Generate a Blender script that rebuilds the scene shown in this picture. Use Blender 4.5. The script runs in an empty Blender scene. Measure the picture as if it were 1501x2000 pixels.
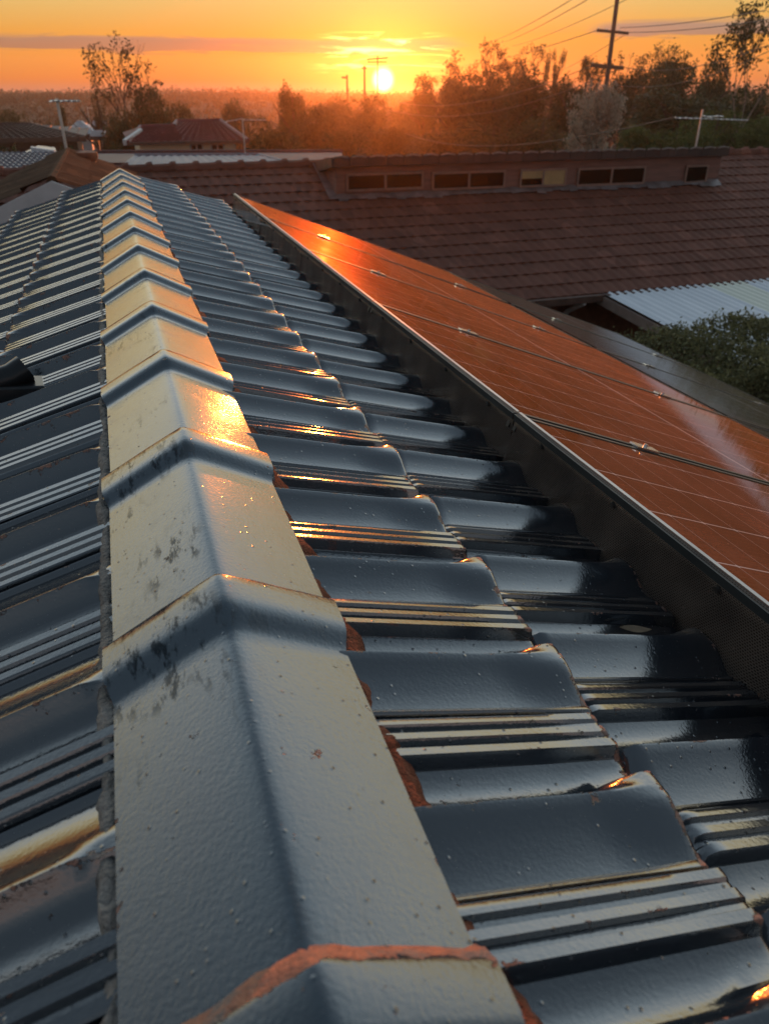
import bpy, math, random
import numpy as np
from mathutils import Vector, Matrix
R = math.radians
random.seed(7)
rng = np.random.default_rng(7)
scene = bpy.context.scene
col = scene.collection

# ------------------------------------------------------------------ camera
CAM = Vector((-0.036, 0.0, 0.435))
YAW, PITCH = R(18.42), R(29.71)
cam_data = bpy.data.cameras.new('camera')
cam = bpy.data.objects.new('camera', cam_data)
col.objects.link(cam)
cam.location = CAM
cam.rotation_euler = (R(90) - PITCH, 0, -YAW)
cam_data.sensor_fit = 'VERTICAL'
cam_data.sensor_height = 36.0
cam_data.lens = 25.99
cam_data.clip_start = 0.02
cam_data.clip_end = 5000
cam_data.dof.use_dof = True
cam_data.dof.focus_distance = 1.25
cam_data.dof.aperture_fstop = 7.0
scene.camera = cam

# ------------------------------------------------------------------ sun and sky
SUN_AZ, SUN_EL = R(18.33), R(0.62)          # azimuth from +Y towards +X
LAMP_EL = R(1.5)
def direction(az, el):
    return Vector((math.sin(az) * math.cos(el), math.cos(az) * math.cos(el), math.sin(el)))
SUN = direction(SUN_AZ, SUN_EL)
sd = bpy.data.lights.new('sun', 'SUN')
sd.energy = 2.1
sd.angle = R(0.6)
sd.color = (1.0, 0.20, 0.03)
so = bpy.data.objects.new('sun', sd)
so.rotation_euler = direction(SUN_AZ, LAMP_EL).to_track_quat('Z', 'Y').to_euler()
so.location = (0, 0, 30)
col.objects.link(so)

scene.view_settings.view_transform = 'Standard'
scene.view_settings.look = 'None'
scene.view_settings.exposure = 0.0
scene.view_settings.gamma = 1.0
scene.cycles.use_denoising = True
scene.cycles.max_bounces = 6
scene.cycles.diffuse_bounces = 2
scene.cycles.glossy_bounces = 3
scene.cycles.transmission_bounces = 3
scene.cycles.transparent_max_bounces = 10
scene.cycles.volume_bounces = 0
scene.cycles.sample_clamp_indirect = 4.0


class Nodes:
    """small wrapper for writing node trees"""
    def __init__(self, tree):
        self.t = tree
        self.n = tree.nodes
        self.l = tree.links
    def new(self, kind, **kw):
        nd = self.n.new(kind)
        for k, v in kw.items():
            setattr(nd, k, v)
        return nd
    def put(self, sock, v):
        if isinstance(v, bpy.types.NodeSocket):
            self.l.new(v, sock)
        elif isinstance(v, (tuple, list)):
            sock.default_value = v if len(v) == len(sock.default_value) else tuple(v) + (1,)
        else:
            sock.default_value = v
    def math(self, op, a, b=None, c=None, clamp=False):
        nd = self.new('ShaderNodeMath', operation=op, use_clamp=clamp)
        for i, v in enumerate((a, b, c)):
            if v is not None:
                self.put(nd.inputs[i], v)
        return nd.outputs[0]
    def vmath(self, op, a, b=None):
        nd = self.new('ShaderNodeVectorMath', operation=op)
        self.put(nd.inputs[0], a)
        if b is not None:
            self.put(nd.inputs[1], b)
        return nd.outputs['Value'] if op in ('DOT_PRODUCT', 'LENGTH') else nd.outputs[0]
    def ramp(self, fac, stops, interp='LINEAR'):
        nd = self.new('ShaderNodeValToRGB')
        cr = nd.color_ramp
        cr.interpolation = interp
        while len(cr.elements) < len(stops):
            cr.elements.new(0.5)
        for e, (p, c) in zip(cr.elements, stops):
            e.position = p
            e.color = (c, c, c, 1) if isinstance(c, (int, float)) else tuple(c) + (1,)
        self.put(nd.inputs[0], fac)
        return nd.outputs[0]
    def mix(self, fac, a, b, blend='MIX'):
        nd = self.new('ShaderNodeMix', data_type='RGBA', blend_type=blend)
        self.put(nd.inputs[0], fac)
        self.put(nd.inputs[6], a)
        self.put(nd.inputs[7], b)
        return nd.outputs[2]
    def noise(self, vec, scale, detail=2, rough=0.5, dist=0.0):
        nd = self.new('ShaderNodeTexNoise')
        if vec is not None:
            self.put(nd.inputs['Vector'], vec)
        nd.inputs['Scale'].default_value = scale
        nd.inputs['Detail'].default_value = detail
        nd.inputs['Roughness'].default_value = rough
        nd.inputs['Distortion'].default_value = dist
        return nd.outputs[0]
    def scaled(self, vec, s):
        return self.vmath('MULTIPLY', vec, s)
    def smooth(self, v, a, b):
        nd = self.new('ShaderNodeMapRange', interpolation_type='SMOOTHSTEP')
        self.put(nd.inputs[0], v)
        nd.inputs[1].default_value = a
        nd.inputs[2].default_value = b
        return nd.outputs[0]

def build_world():
    w = bpy.data.worlds.new('World')
    scene.world = w
    w.use_nodes = True
    N = Nodes(w.node_tree)
    N.n.clear()
    out = N.new('ShaderNodeOutputWorld')
    tc = N.new('ShaderNodeTexCoord')
    d = N.vmath('NORMALIZE', tc.outputs['Generated'])
    sep = N.new('ShaderNodeSeparateXYZ')
    N.put(sep.inputs[0], d)
    z = sep.outputs[2]
    cosang = N.vmath('DOT_PRODUCT', d, tuple(SUN))
    # gradient by height (sine of elevation, square-root spaced so the horizon gets the detail)
    zr = N.math('POWER', N.math('MAXIMUM', z, 0.0), 0.5)
    towards = N.ramp(zr, [(0.0, (0.66, 0.17, 0.06)), (0.10, (0.82, 0.21, 0.03)), (0.17, (0.90, 0.29, 0.03)),
                          (0.235, (0.84, 0.37, 0.052)), (0.295, (0.76, 0.51, 0.16)), (0.41, (1.42, 1.20, 0.66)),
                          (0.50, (1.55, 1.48, 1.15)), (0.58, (1.25, 1.35, 1.36)), (0.70, (0.76, 0.95, 1.08)), (0.85, (0.27, 0.36, 0.45)), (1.0, (0.12, 0.165, 0.215))])
    away = N.ramp(zr, [(0.0, (0.78, 0.58, 0.50)), (0.25, (0.62, 0.52, 0.50)), (0.45, (0.26, 0.30, 0.34)),
                       (0.7, (0.15, 0.20, 0.25)), (1.0, (0.12, 0.165, 0.215))])
    azf = N.smooth(cosang, 0.02, 0.78)
    base = N.mix(azf, away, towards)
    # clouds: long thin banks low in the sky
    vec = N.scaled(d, (2.4, 2.4, 46.0))
    n1 = N.noise(vec, 1.0, 5, 0.55, 0.3)
    vec2 = N.scaled(d, (9.0, 9.0, 130.0))
    n2 = N.noise(vec2, 1.0, 4, 0.6, 0.6)
    nn = N.math('ADD', N.math('MULTIPLY', n1, 0.75), N.math('MULTIPLY', n2, 0.30))
    sepx = sep.outputs[0]
    right = N.smooth(sepx, 0.50, 0.56)                         # right of the pole
    left = N.math('SUBTRACT', 1.0, N.smooth(sepx, 0.36, 0.44))
    def band(zc, hw):
        return N.math('SUBTRACT', 1.0, N.smooth(N.math('ABSOLUTE', N.math('SUBTRACT', N.math('ADD', z, N.math('MULTIPLY', N.math('SUBTRACT', n2, 0.5), 0.018)), zc)), hw * 0.1, hw))
    bl = N.math('MULTIPLY', band(0.0445, 0.0115), left)
    br = N.math('MULTIPLY', band(0.058, 0.013), right)
    m = N.math('MAXIMUM', bl, br)
    cloud = N.smooth(N.math('ADD', nn, N.math('MULTIPLY', m, 0.32)), 0.60, 0.84)
    cloud = N.math('MULTIPLY', cloud, N.smooth(m, 0.05, 0.5))
    wisps = N.math('MULTIPLY', N.smooth(nn, 0.60, 0.74), N.math('MULTIPLY', N.smooth(z, 0.003, 0.02), N.math('SUBTRACT', 1.0, N.smooth(z, 0.12, 0.35))))
    ccol = N.mix(N.smooth(z, 0.03, 0.07), (0.42, 0.165, 0.085), (0.36, 0.26, 0.20))
    base = N.mix(N.math('MULTIPLY', wisps, 0.25), base, ccol)
    base = N.mix(N.math('MULTIPLY', cloud, 0.95), base, ccol)
    # pink murk lying on the horizon
    murk = N.math('SUBTRACT', 1.0, N.smooth(z, -0.002, 0.013))
    base = N.mix(N.math('MULTIPLY', murk, 0.55), base, (0.58, 0.25, 0.17))
    # the sun, its aureole and lit cloud edges near it
    ang = N.math('ARCCOSINE', N.math('MINIMUM', cosang, 0.9999999))
    wide = N.math('POWER', 2.718, N.math('MULTIPLY', ang, -1.0 / R(11)))
    mid = N.math('POWER', 2.718, N.math('MULTIPLY', ang, -1.0 / R(1.5)))
    disc = N.math('SUBTRACT', 1.0, N.smooth(ang, R(0.15), R(0.90)))
    def tint(fac, c):
        nd = N.new('ShaderNodeVectorMath', operation='SCALE')
        nd.inputs[0].default_value = c
        N.put(nd.inputs['Scale'], fac)
        return nd.outputs[0]
    n3 = N.noise(N.scaled(d, (15.0, 15.0, 150.0)), 1.0, 5, 0.6, 0.8)
    lit = N.math('MULTIPLY', N.smooth(n3, 0.52, 0.66), N.math('MULTIPLY', N.smooth(z, 0.012, 0.03), N.math('SUBTRACT', 1.0, N.smooth(z, 0.05, 0.06))))
    lit = N.math('MULTIPLY', lit, N.math('SUBTRACT', 1.0, N.smooth(ang, R(2.0), R(5.5))))
    glow = N.vmath('ADD', tint(wide, (0.04, 0.0, 0.0)), tint(mid, (2.0, 1.15, 0.12)))
    glow = N.vmath('ADD', glow, tint(disc, (7.0, 5.4, 2.4)))
    glow = N.vmath('ADD', glow, tint(lit, (2.2, 1.9, 0.6)))
    above = N.smooth(z, -0.01, 0.0)
    gl = N.new('ShaderNodeVectorMath', operation='SCALE')
    N.put(gl.inputs[0], glow)
    N.put(gl.inputs['Scale'], above)
    total = N.vmath('ADD', base, gl.outputs[0])
    ground = N.mix(N.smooth(z, -0.012, -0.002), (0.10, 0.06, 0.04), total)
    bg = N.new('ShaderNodeBackground')
    N.put(bg.inputs[0], ground)
    bg.inputs[1].default_value = 1.0
    sky = N.new('ShaderNodeTexSky', sky_type='NISHITA')
    sky.sun_disc = False
    sky.sun_elevation = SUN_EL
    sky.sun_rotation = SUN_AZ
    bg2 = N.new('ShaderNodeBackground')
    N.put(bg2.inputs[0], sky.outputs[0])
    bg2.inputs[1].default_value = 0.0008
    add = N.new('ShaderNodeAddShader')
    N.l.new(bg.outputs[0], add.inputs[0])
    N.l.new(bg2.outputs[0], add.inputs[1])
    N.l.new(add.outputs[0], out.inputs[0])
build_world()

# ------------------------------------------------------------------ projection: image point + depth -> place in the world
F = 1444.0
FW = Vector((math.sin(YAW) * math.cos(PITCH), math.cos(YAW) * math.cos(PITCH), -math.sin(PITCH)))
RT = Vector((math.cos(YAW), -math.sin(YAW), 0))
UPV = RT.cross(FW)
def ray(px, py):
    return (RT * (px - 750.5) + UPV * (1000 - py) + FW * F).normalized()
def at(px, py, Y):
    d = ray(px, py)
    return CAM + d * ((Y - CAM.y) / d.y)
def atz(px, py, z):
    d = ray(px, py)
    return CAM + d * ((z - CAM.z) / d.z)
def depth(p):
    return (Vector(p) - CAM).dot(FW)

# ------------------------------------------------------------------ object helpers
def link(name, me, mat=None, parent=None, loc=None):
    o = bpy.data.objects.new(name, me)
    col.objects.link(o)
    if mat is not None and me is not None and not me.materials:
        me.materials.append(mat)
    if parent is not None:
        o.parent = parent
    if loc is not None:
        o.location = loc
    return o
def tag(o, label=None, cat=None, group=None, kind=None):
    if label: o['label'] = label
    if cat: o['category'] = cat
    if group: o['group'] = group
    if kind: o['kind'] = kind
    return o
def thing(name, label, cat, loc=(0, 0, 0), rz=0, group=None):
    o = bpy.data.objects.new(name, None)
    o.empty_display_size = 0.1
    col.objects.link(o)
    o.location = loc
    o.rotation_euler = (0, 0, rz)
    return tag(o, label, cat, group)
def copy_tree(o, parent=None):
    c = o.copy()
    col.objects.link(c)
    if parent is not None:
        c.parent = parent
    for ch in [x for x in col.objects if x.parent == o]:
        copy_tree(ch, c)
    return c

class MB:
    def __init__(self):
        self.v, self.f = [], []
    def quad(self, a, b, c, d):
        i = len(self.v)
        self.v += [tuple(a), tuple(b), tuple(c), tuple(d)]
        self.f.append((i, i + 1, i + 2, i + 3))
    def poly(self, pts):
        i = len(self.v)
        self.v += [tuple(p) for p in pts]
        self.f.append(tuple(range(i, i + len(pts))))
    def box(self, lo, hi):
        x0, y0, z0 = lo; x1, y1, z1 = hi
        i = len(self.v)
        self.v += [(x0, y0, z0), (x1, y0, z0), (x1, y1, z0), (x0, y1, z0), (x0, y0, z1), (x1, y0, z1), (x1, y1, z1), (x0, y1, z1)]
        self.f += [tuple(i + k for k in q) for q in ((0, 3, 2, 1), (4, 5, 6, 7), (0, 1, 5, 4), (1, 2, 6, 5), (2, 3, 7, 6), (3, 0, 4, 7))]
    def hexa(self, p):          # eight corners: bottom ring then top ring
        i = len(self.v)
        self.v += [tuple(q) for q in p]
        self.f += [tuple(i + k for k in q) for q in ((0, 3, 2, 1), (4, 5, 6, 7), (0, 1, 5, 4), (1, 2, 6, 5), (2, 3, 7, 6), (3, 0, 4, 7))]
    def bar(self, a, b, w, h=None):   # square bar between two points
        a, b = Vector(a), Vector(b)
        h = h or w
        d = (b - a).normalized()
        up = Vector((0, 0, 1)) if abs(d.z) < 0.95 else Vector((0, 1, 0))
        s = d.cross(up).normalized() * (w / 2)
        u = s.cross(d).normalized() * (h / 2)
        self.hexa([a - s - u, a + s - u, a + s + u, a - s + u, b - s - u, b + s - u, b + s + u, b - s + u])
    def tube(self, pts, radii, n=8, caps=True):
        pts = [Vector(p) for p in pts]
        if not hasattr(radii, '__len__'):
            radii = [radii] * len(pts)
        rings = []
        for k, p in enumerate(pts):
            d = (pts[min(k + 1, len(pts) - 1)] - pts[max(k - 1, 0)]).normalized()
            up = Vector((0, 0, 1)) if abs(d.z) < 0.9 else Vector((0, 1, 0))
            s = d.cross(up).normalized()
            u = s.cross(d).normalized()
            i = len(self.v)
            for q in range(n):
                a = 2 * math.pi * q / n
                self.v.append(tuple(p + (s * math.cos(a) + u * math.sin(a)) * radii[k]))
            rings.append(i)
        for k in range(len(rings) - 1):
            for q in range(n):
                a, b = rings[k] + q, rings[k] + (q + 1) % n
                c, d = rings[k + 1] + (q + 1) % n, rings[k + 1] + q
                self.f.append((a, b, c, d))
        if caps:
            self.f.append(tuple(rings[0] + q for q in range(n - 1, -1, -1)))
            self.f.append(tuple(rings[-1] + q for q in range(n)))
    def mesh(self, name, smooth=None):
        me = bpy.data.meshes.new(name)
        me.from_pydata(self.v, [], self.f)
        me.update()
        if smooth:
            me.polygons.foreach_set('use_smooth', [True] * len(me.polygons))
            me.set_sharp_from_angle(angle=R(smooth))
        return me
    def build(self, name, mat, parent=None, smooth=None, loc=None, bevel=0):
        o = link(name, self.mesh(name, smooth), mat, parent, loc)
        if bevel:
            b = o.modifiers.new('bevel', 'BEVEL')
            b.width = bevel
            b.segments = 2
            b.limit_method = 'ANGLE'
        return o

def grid_mesh(name, P, smooth=None, wear=None, flip=False):
    """P: (rows, cols, 3) array -> mesh"""
    r, c = P.shape[:2]
    idx = np.arange(r * c).reshape(r, c)
    q = np.stack([idx[:-1, :-1], idx[1:, :-1], idx[1:, 1:], idx[:-1, 1:]], -1).reshape(-1, 4)
    if flip:
        q = q[:, ::-1]
    me = bpy.data.meshes.new(name)
    me.from_pydata(P.reshape(-1, 3).tolist(), [], q.tolist())
    me.update()
    if wear is not None:
        at_ = me.attributes.new('wear', 'FLOAT', 'POINT')
        at_.data.foreach_set('value', wear.reshape(-1).astype(np.float32))
    if smooth:
        me.polygons.foreach_set('use_smooth', [True] * len(me.polygons))
        me.set_sharp_from_angle(angle=R(smooth))
    return me

# ------------------------------------------------------------------ materials
def material(name):
    m = bpy.data.materials.new(name)
    m.use_nodes = True
    N = Nodes(m.node_tree)
    N.n.clear()
    out = N.new('ShaderNodeOutputMaterial')
    b = N.new('ShaderNodeBsdfPrincipled')
    N.l.new(b.outputs[0], out.inputs[0])
    return m, N, b, out

def plain(name, color, rough=0.6, metal=0.0, var=0.25, scale=3.0, bump=0.0, bscale=60, spec=0.5):
    m, N, b, out = material(name)
    tc = N.new('ShaderNodeTexCoord').outputs['Object']
    n = N.noise(tc, scale, 5, 0.6)
    c2 = tuple(x * (1 - var) for x in color)
    c1 = tuple(min(1, x * (1 + var)) for x in color)
    N.put(b.inputs['Base Color'], N.ramp(n, [(0.3, c2), (0.7, c1)]))
    b.inputs['Roughness'].default_value = rough
    b.inputs['Metallic'].default_value = metal
    b.inputs['Specular IOR Level'].default_value = spec
    if bump:
        bp = N.new('ShaderNodeBump')
        bp.inputs['Strength'].default_value = bump
        bp.inputs['Distance'].default_value = 0.01
        N.put(bp.inputs['Height'], N.noise(tc, bscale, 3))
        N.put(b.inputs['Normal'], bp.outputs[0])
    return m

def roof_paint(name, base, rough, ior, orange_peel, pimples, wearth=0.62, streaks=0.0):
    """glossy roof membrane over terracotta; chips show terracotta where 'wear' is high"""
    m, N, b, out = material(name)
    tc = N.new('ShaderNodeTexCoord').outputs['Object']
    info = N.new('ShaderNodeObjectInfo')
    off = N.new('ShaderNodeVectorMath', operation='SCALE')
    off.inputs[0].default_value = (13.1, 7.7, 3.3)
    N.put(off.inputs['Scale'], info.outputs['Random'])
    p = N.vmath('ADD', tc, off.outputs[0])
    wear = N.new('ShaderNodeAttribute', attribute_name='wear').outputs['Fac']
    big = N.noise(p, 5, 5, 0.6)
    fine = N.noise(p, 60, 4, 0.7)
    chip = N.noise(p, 38, 6, 0.72)
    worn = N.math('ADD', chip, N.math('MULTIPLY', wear, 0.40))
    mask = N.smooth(worn, wearth + 0.06, wearth + 0.10)
    paint = N.ramp(big, [(0.25, tuple(x * 0.72 for x in base)), (0.75, tuple(x * 1.3 for x in base))])
    dirt = N.smooth(N.noise(p, 9, 6, 0.75), 0.52, 0.72)
    paint = N.mix(N.math('MULTIPLY', dirt, 0.22), paint, (0.045, 0.042, 0.038))
    speck = N.smooth(N.noise(p, 260, 3, 0.7), 0.665, 0.70)
    speck = N.math('MULTIPLY', speck, N.smooth(N.noise(p, 11, 4, 0.6), 0.42, 0.62))
    paint = N.mix(N.math('MULTIPLY', speck, 0.7), paint, (0.15, 0.135, 0.115))
    patch = N.smooth(N.noise(p, 5.5, 3, 0.5), 0.48, 0.60)
    st = N.math('MULTIPLY', N.smooth(N.noise(N.scaled(p, (80.0, 22.0, 40.0)), 1.0, 5, 0.7), 0.50, 0.60), patch)
    st = N.math('MULTIPLY', st, streaks)
    paint = N.mix(N.math('MULTIPLY', st, 0.6), paint, (0.014, 0.014, 0.013))
    terra = N.mix(N.smooth(N.noise(p, 24, 5, 0.7), 0.5, 0.62), N.ramp(fine, [(0.3, (0.20, 0.060, 0.028)), (0.7, (0.46, 0.17, 0.075))]), (0.16, 0.12, 0.10))
    N.put(b.inputs['Base Color'], N.mix(mask, paint, terra))
    rr = N.math('ADD', rough - 0.07, N.math('MULTIPLY', N.noise(p, 7, 6, 0.7), 0.14))
    rr = N.math('ADD', rr, N.math('MULTIPLY', dirt, 0.10))
    rr = N.math('ADD', rr, N.math('MULTIPLY', speck, 0.4))
    N.put(b.inputs['Roughness'], N.math('ADD', rr, N.math('MULTIPLY', mask, 0.55)))
    if streaks:
        sx = N.new('ShaderNodeSeparateXYZ')
        N.put(sx.inputs[0], tc)
        leftside = N.math('SUBTRACT', 1.0, N.smooth(sx.outputs[0], -0.02, 0.0))
        stl = N.math('MULTIPLY', st, leftside)
        N.put(b.inputs['IOR'], N.math('SUBTRACT', ior, N.math('MULTIPLY', stl, 0.72)))
    else:
        b.inputs['IOR'].default_value = ior
    # surface relief
    h = N.math('MULTIPLY', N.noise(p, 230, 2, 0.5), orange_peel)
    h = N.math('ADD', h, N.math('MULTIPLY', N.noise(p, 420, 1, 0.5), orange_peel * 0.25))
    vor = N.new('ShaderNodeTexVoronoi')
    N.put(vor.inputs['Vector'], p)
    vor.inputs['Scale'].default_value = 95
    pim = N.math('SUBTRACT', 1.0, N.smooth(vor.outputs['Distance'], 0.02, 0.22))
    sel = N.new('ShaderNodeSeparateColor')
    N.put(sel.inputs[0], vor.outputs['Color'])
    pim = N.math('MULTIPLY', pim, N.math('GREATER_THAN', sel.outputs[0], 0.70))
    h = N.math('ADD', h, N.math('MULTIPLY', pim, pimples))
    h = N.math('ADD', h, N.math('MULTIPLY', N.noise(p, 14, 3, 0.5), orange_peel * 1.6))
    h = N.math('SUBTRACT', h, N.math('MULTIPLY', mask, N.math('ADD', 0.0004, N.math('MULTIPLY', N.noise(p, 120, 4, 0.7), 0.0045))))
    bp = N.new('ShaderNodeBump')
    bp.inputs['Strength'].default_value = 1.0
    bp.inputs['Distance'].default_value = 1.0
    N.put(bp.inputs['Height'], h)
    N.put(b.inputs['Normal'], bp.outputs[0])
    return m

M = {}
M['tile'] = roof_paint('roof_tile_paint', (0.016, 0.020, 0.026), 0.12, 2.3, 0.00018, 0.00045)
M['cap'] = roof_paint('ridge_cap_paint', (0.032, 0.050, 0.066), 0.13, 2.0, 0.00025, 0.0003, streaks=1.0)
M['mortar_red'] = plain('red_mortar', (0.26, 0.10, 0.06), 0.95, 0, 0.45, 40, 0.9, 240, 0.1)
M['mortar_grey'] = plain('grey_mortar', (0.25, 0.225, 0.20), 0.85, 0, 0.35, 25, 0.9, 160, 0.2)
M['alu'] = plain('aluminium_frame', (0.030, 0.029, 0.028), 0.5, 0.0, 0.1, 20)
M['clamp'] = plain('bright_clamp', (0.82, 0.82, 0.80), 0.25, 1.0, 0.05, 20)
M['black_plastic'] = plain('black_plastic', (0.012, 0.012, 0.013), 0.32, 0, 0.3, 20)
M['brick'] = plain('dark_brick', (0.16, 0.075, 0.05), 0.9, 0, 0.3, 8, 0.3)
M['white_paint'] = plain('white_paint', (0.62, 0.61, 0.60), 0.5, 0, 0.12, 4)
M['cream'] = plain('cream_wall', (0.78, 0.66, 0.48), 0.8, 0, 0.1, 2)
M['pale_blue'] = plain('pale_blue_roof', (0.45, 0.50, 0.54), 0.5, 0, 0.12, 3)
M['timber'] = plain('brown_timber', (0.12, 0.065, 0.045), 0.7, 0, 0.3, 6)
M['window_frame'] = plain('bronze_window_frame', (0.26, 0.15, 0.11), 0.5, 0, 0.2, 10)
M['bark'] = plain('bark', (0.085, 0.062, 0.045), 0.9, 0, 0.4, 3, 0.5, 8)
M['pale_bark'] = plain('pale_gum_bark', (0.24, 0.19, 0.15), 0.85, 0, 0.35, 2, 0.3, 8)
M['pole'] = plain('weathered_pole', (0.13, 0.10, 0.08), 0.85, 0, 0.3, 2)
M['wire'] = plain('cable', (0.10, 0.09, 0.08), 0.6, 0, 0.1, 2)
M['galv'] = plain('galvanised_tube', (0.55, 0.55, 0.54), 0.35, 0.8, 0.15, 12)
M['mesh_clip'] = plain('mesh_clip', (0.05, 0.042, 0.036), 0.5, 0.2)
M['trim'] = plain('pale_edge_trim', (0.48, 0.45, 0.42), 0.42, 0.8)
M['rail_black'] = plain('matte_black_rail', (0.006, 0.006, 0.006), 0.9, 0, 0.1, 20, spec=0.05)
M['strip'] = plain('dark_edge_strip', (0.035, 0.038, 0.038), 0.5, 0.2)
M['dead_leaf'] = plain('dry_leaf', (0.22, 0.15, 0.09), 0.7, 0, 0.3, 60)
M['old_lichen'] = plain('lichen', (0.20, 0.19, 0.13), 0.95, 0, 0.5, 80)
M['terracotta'] = plain('terracotta', (0.34, 0.13, 0.065), 0.7, 0, 0.35, 9, 0.3)
M['haze_wall'] = plain('pale_render', (0.5, 0.47, 0.43), 0.8)

def tiled(name, color, rough=0.6, var=0.35, spec=0.4):
    """concrete tiles: each patch differs a little, lichen and wear"""
    m, N, b, out = material(name)
    tc = N.new('ShaderNodeTexCoord').outputs['Object']
    vor = N.new('ShaderNodeTexVoronoi')
    N.put(vor.inputs['Vector'], N.scaled(tc, (4.7, 3.1, 0.0)))
    vor.inputs['Scale'].default_value = 1.0
    s = N.new('ShaderNodeSeparateColor')
    N.put(s.inputs[0], vor.outputs['Color'])
    n = N.noise(tc, 1.3, 6, 0.65)
    f = N.math('ADD', N.math('MULTIPLY', s.outputs[0], 0.35), N.math('MULTIPLY', n, 0.75))
    c = N.ramp(f, [(0.25, tuple(x * (1 - var) for x in color)), (0.6, color), (0.85, tuple(x * (1 + var) for x in color))])
    odd = N.math('GREATER_THAN', s.outputs[1], 0.975)
    c = N.mix(N.math('MULTIPLY', odd, 0.25), c, tuple(min(1, x * 2.2) for x in color))
    N.put(b.inputs['Base Color'], c)
    N.put(b.inputs['Roughness'], N.math('ADD', rough - 0.1, N.math('MULTIPLY', n, 0.2)))
    b.inputs['Specular IOR Level'].default_value = spec
    bp = N.new('ShaderNodeBump')
    bp.inputs['Strength'].default_value = 0.4
    bp.inputs['Distance'].default_value = 0.004
    N.put(bp.inputs['Height'], N.noise(tc, 60, 4))
    N.put(b.inputs['Normal'], bp.outputs[0])
    return m
M['brown_tiles'] = tiled('brown_roof_tiles', (0.20, 0.086, 0.060), 0.75, 0.24, 0.10)
M['dark_tiles'] = tiled('dark_brown_tiles', (0.055, 0.036, 0.030))
M['sunlit_old_tiles'] = tiled('sunlit_brown_tiles', (0.22, 0.070, 0.030), 0.85, 0.35, 0.05)  # same old tiles, the low sun's orange put into the colour
M['old_brown'] = tiled('old_brown_tiles', (0.080, 0.040, 0.022), 0.85, 0.35, 0.05)
M['maroon'] = tiled('maroon_roof_tiles', (0.17, 0.045, 0.045), 0.55, 0.2)
M['dark_maroon'] = tiled('dark_maroon_tiles', (0.10, 0.030, 0.024), 0.6, 0.2)
M['grey_tiles'] = tiled('grey_roof_tiles', (0.20, 0.18, 0.20), 0.5, 0.15, 0.4)
M['blue_grey'] = tiled('blue_grey_tiles', (0.20, 0.22, 0.26), 0.35, 0.15, 0.8)

def boards(name, color, step):
    m, N, b, out = material(name)
    tc = N.new('ShaderNodeTexCoord').outputs['Object']
    s = N.new('ShaderNodeSeparateXYZ')
    N.put(s.inputs[0], tc)
    fr = N.math('FRACT', N.math('DIVIDE', s.outputs[2], step))
    n = N.noise(N.scaled(tc, (1.5, 1.5, 14)), 1.5, 5)
    c = N.ramp(n, [(0.3, tuple(x * 0.75 for x in color)), (0.7, tuple(x * 1.25 for x in color))])
    N.put(b.inputs['Base Color'], c)
    b.inputs['Roughness'].default_value = 0.75
    bp = N.new('ShaderNodeBump')
    bp.inputs['Distance'].default_value = 0.03
    N.put(bp.inputs['Height'], N.math('SUBTRACT', 1.0, fr))
    N.put(b.inputs['Normal'], bp.outputs[0])
    return m
M['boards'] = boards('brown_weatherboards', (0.20, 0.095, 0.07), 0.19)

def dark_glass(name, color):
    m, N, b, out = material(name)
    b.inputs['Base Color'].default_value = color + (1,)
    b.inputs['Roughness'].default_value = 0.08
    b.inputs['IOR'].default_value = 1.25
    return m
M['window_glass'] = dark_glass('window_glass', (0.008, 0.006, 0.005))
M['window_blind'] = plain('yellow_blind', (0.42, 0.27, 0.11), 0.5)

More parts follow.
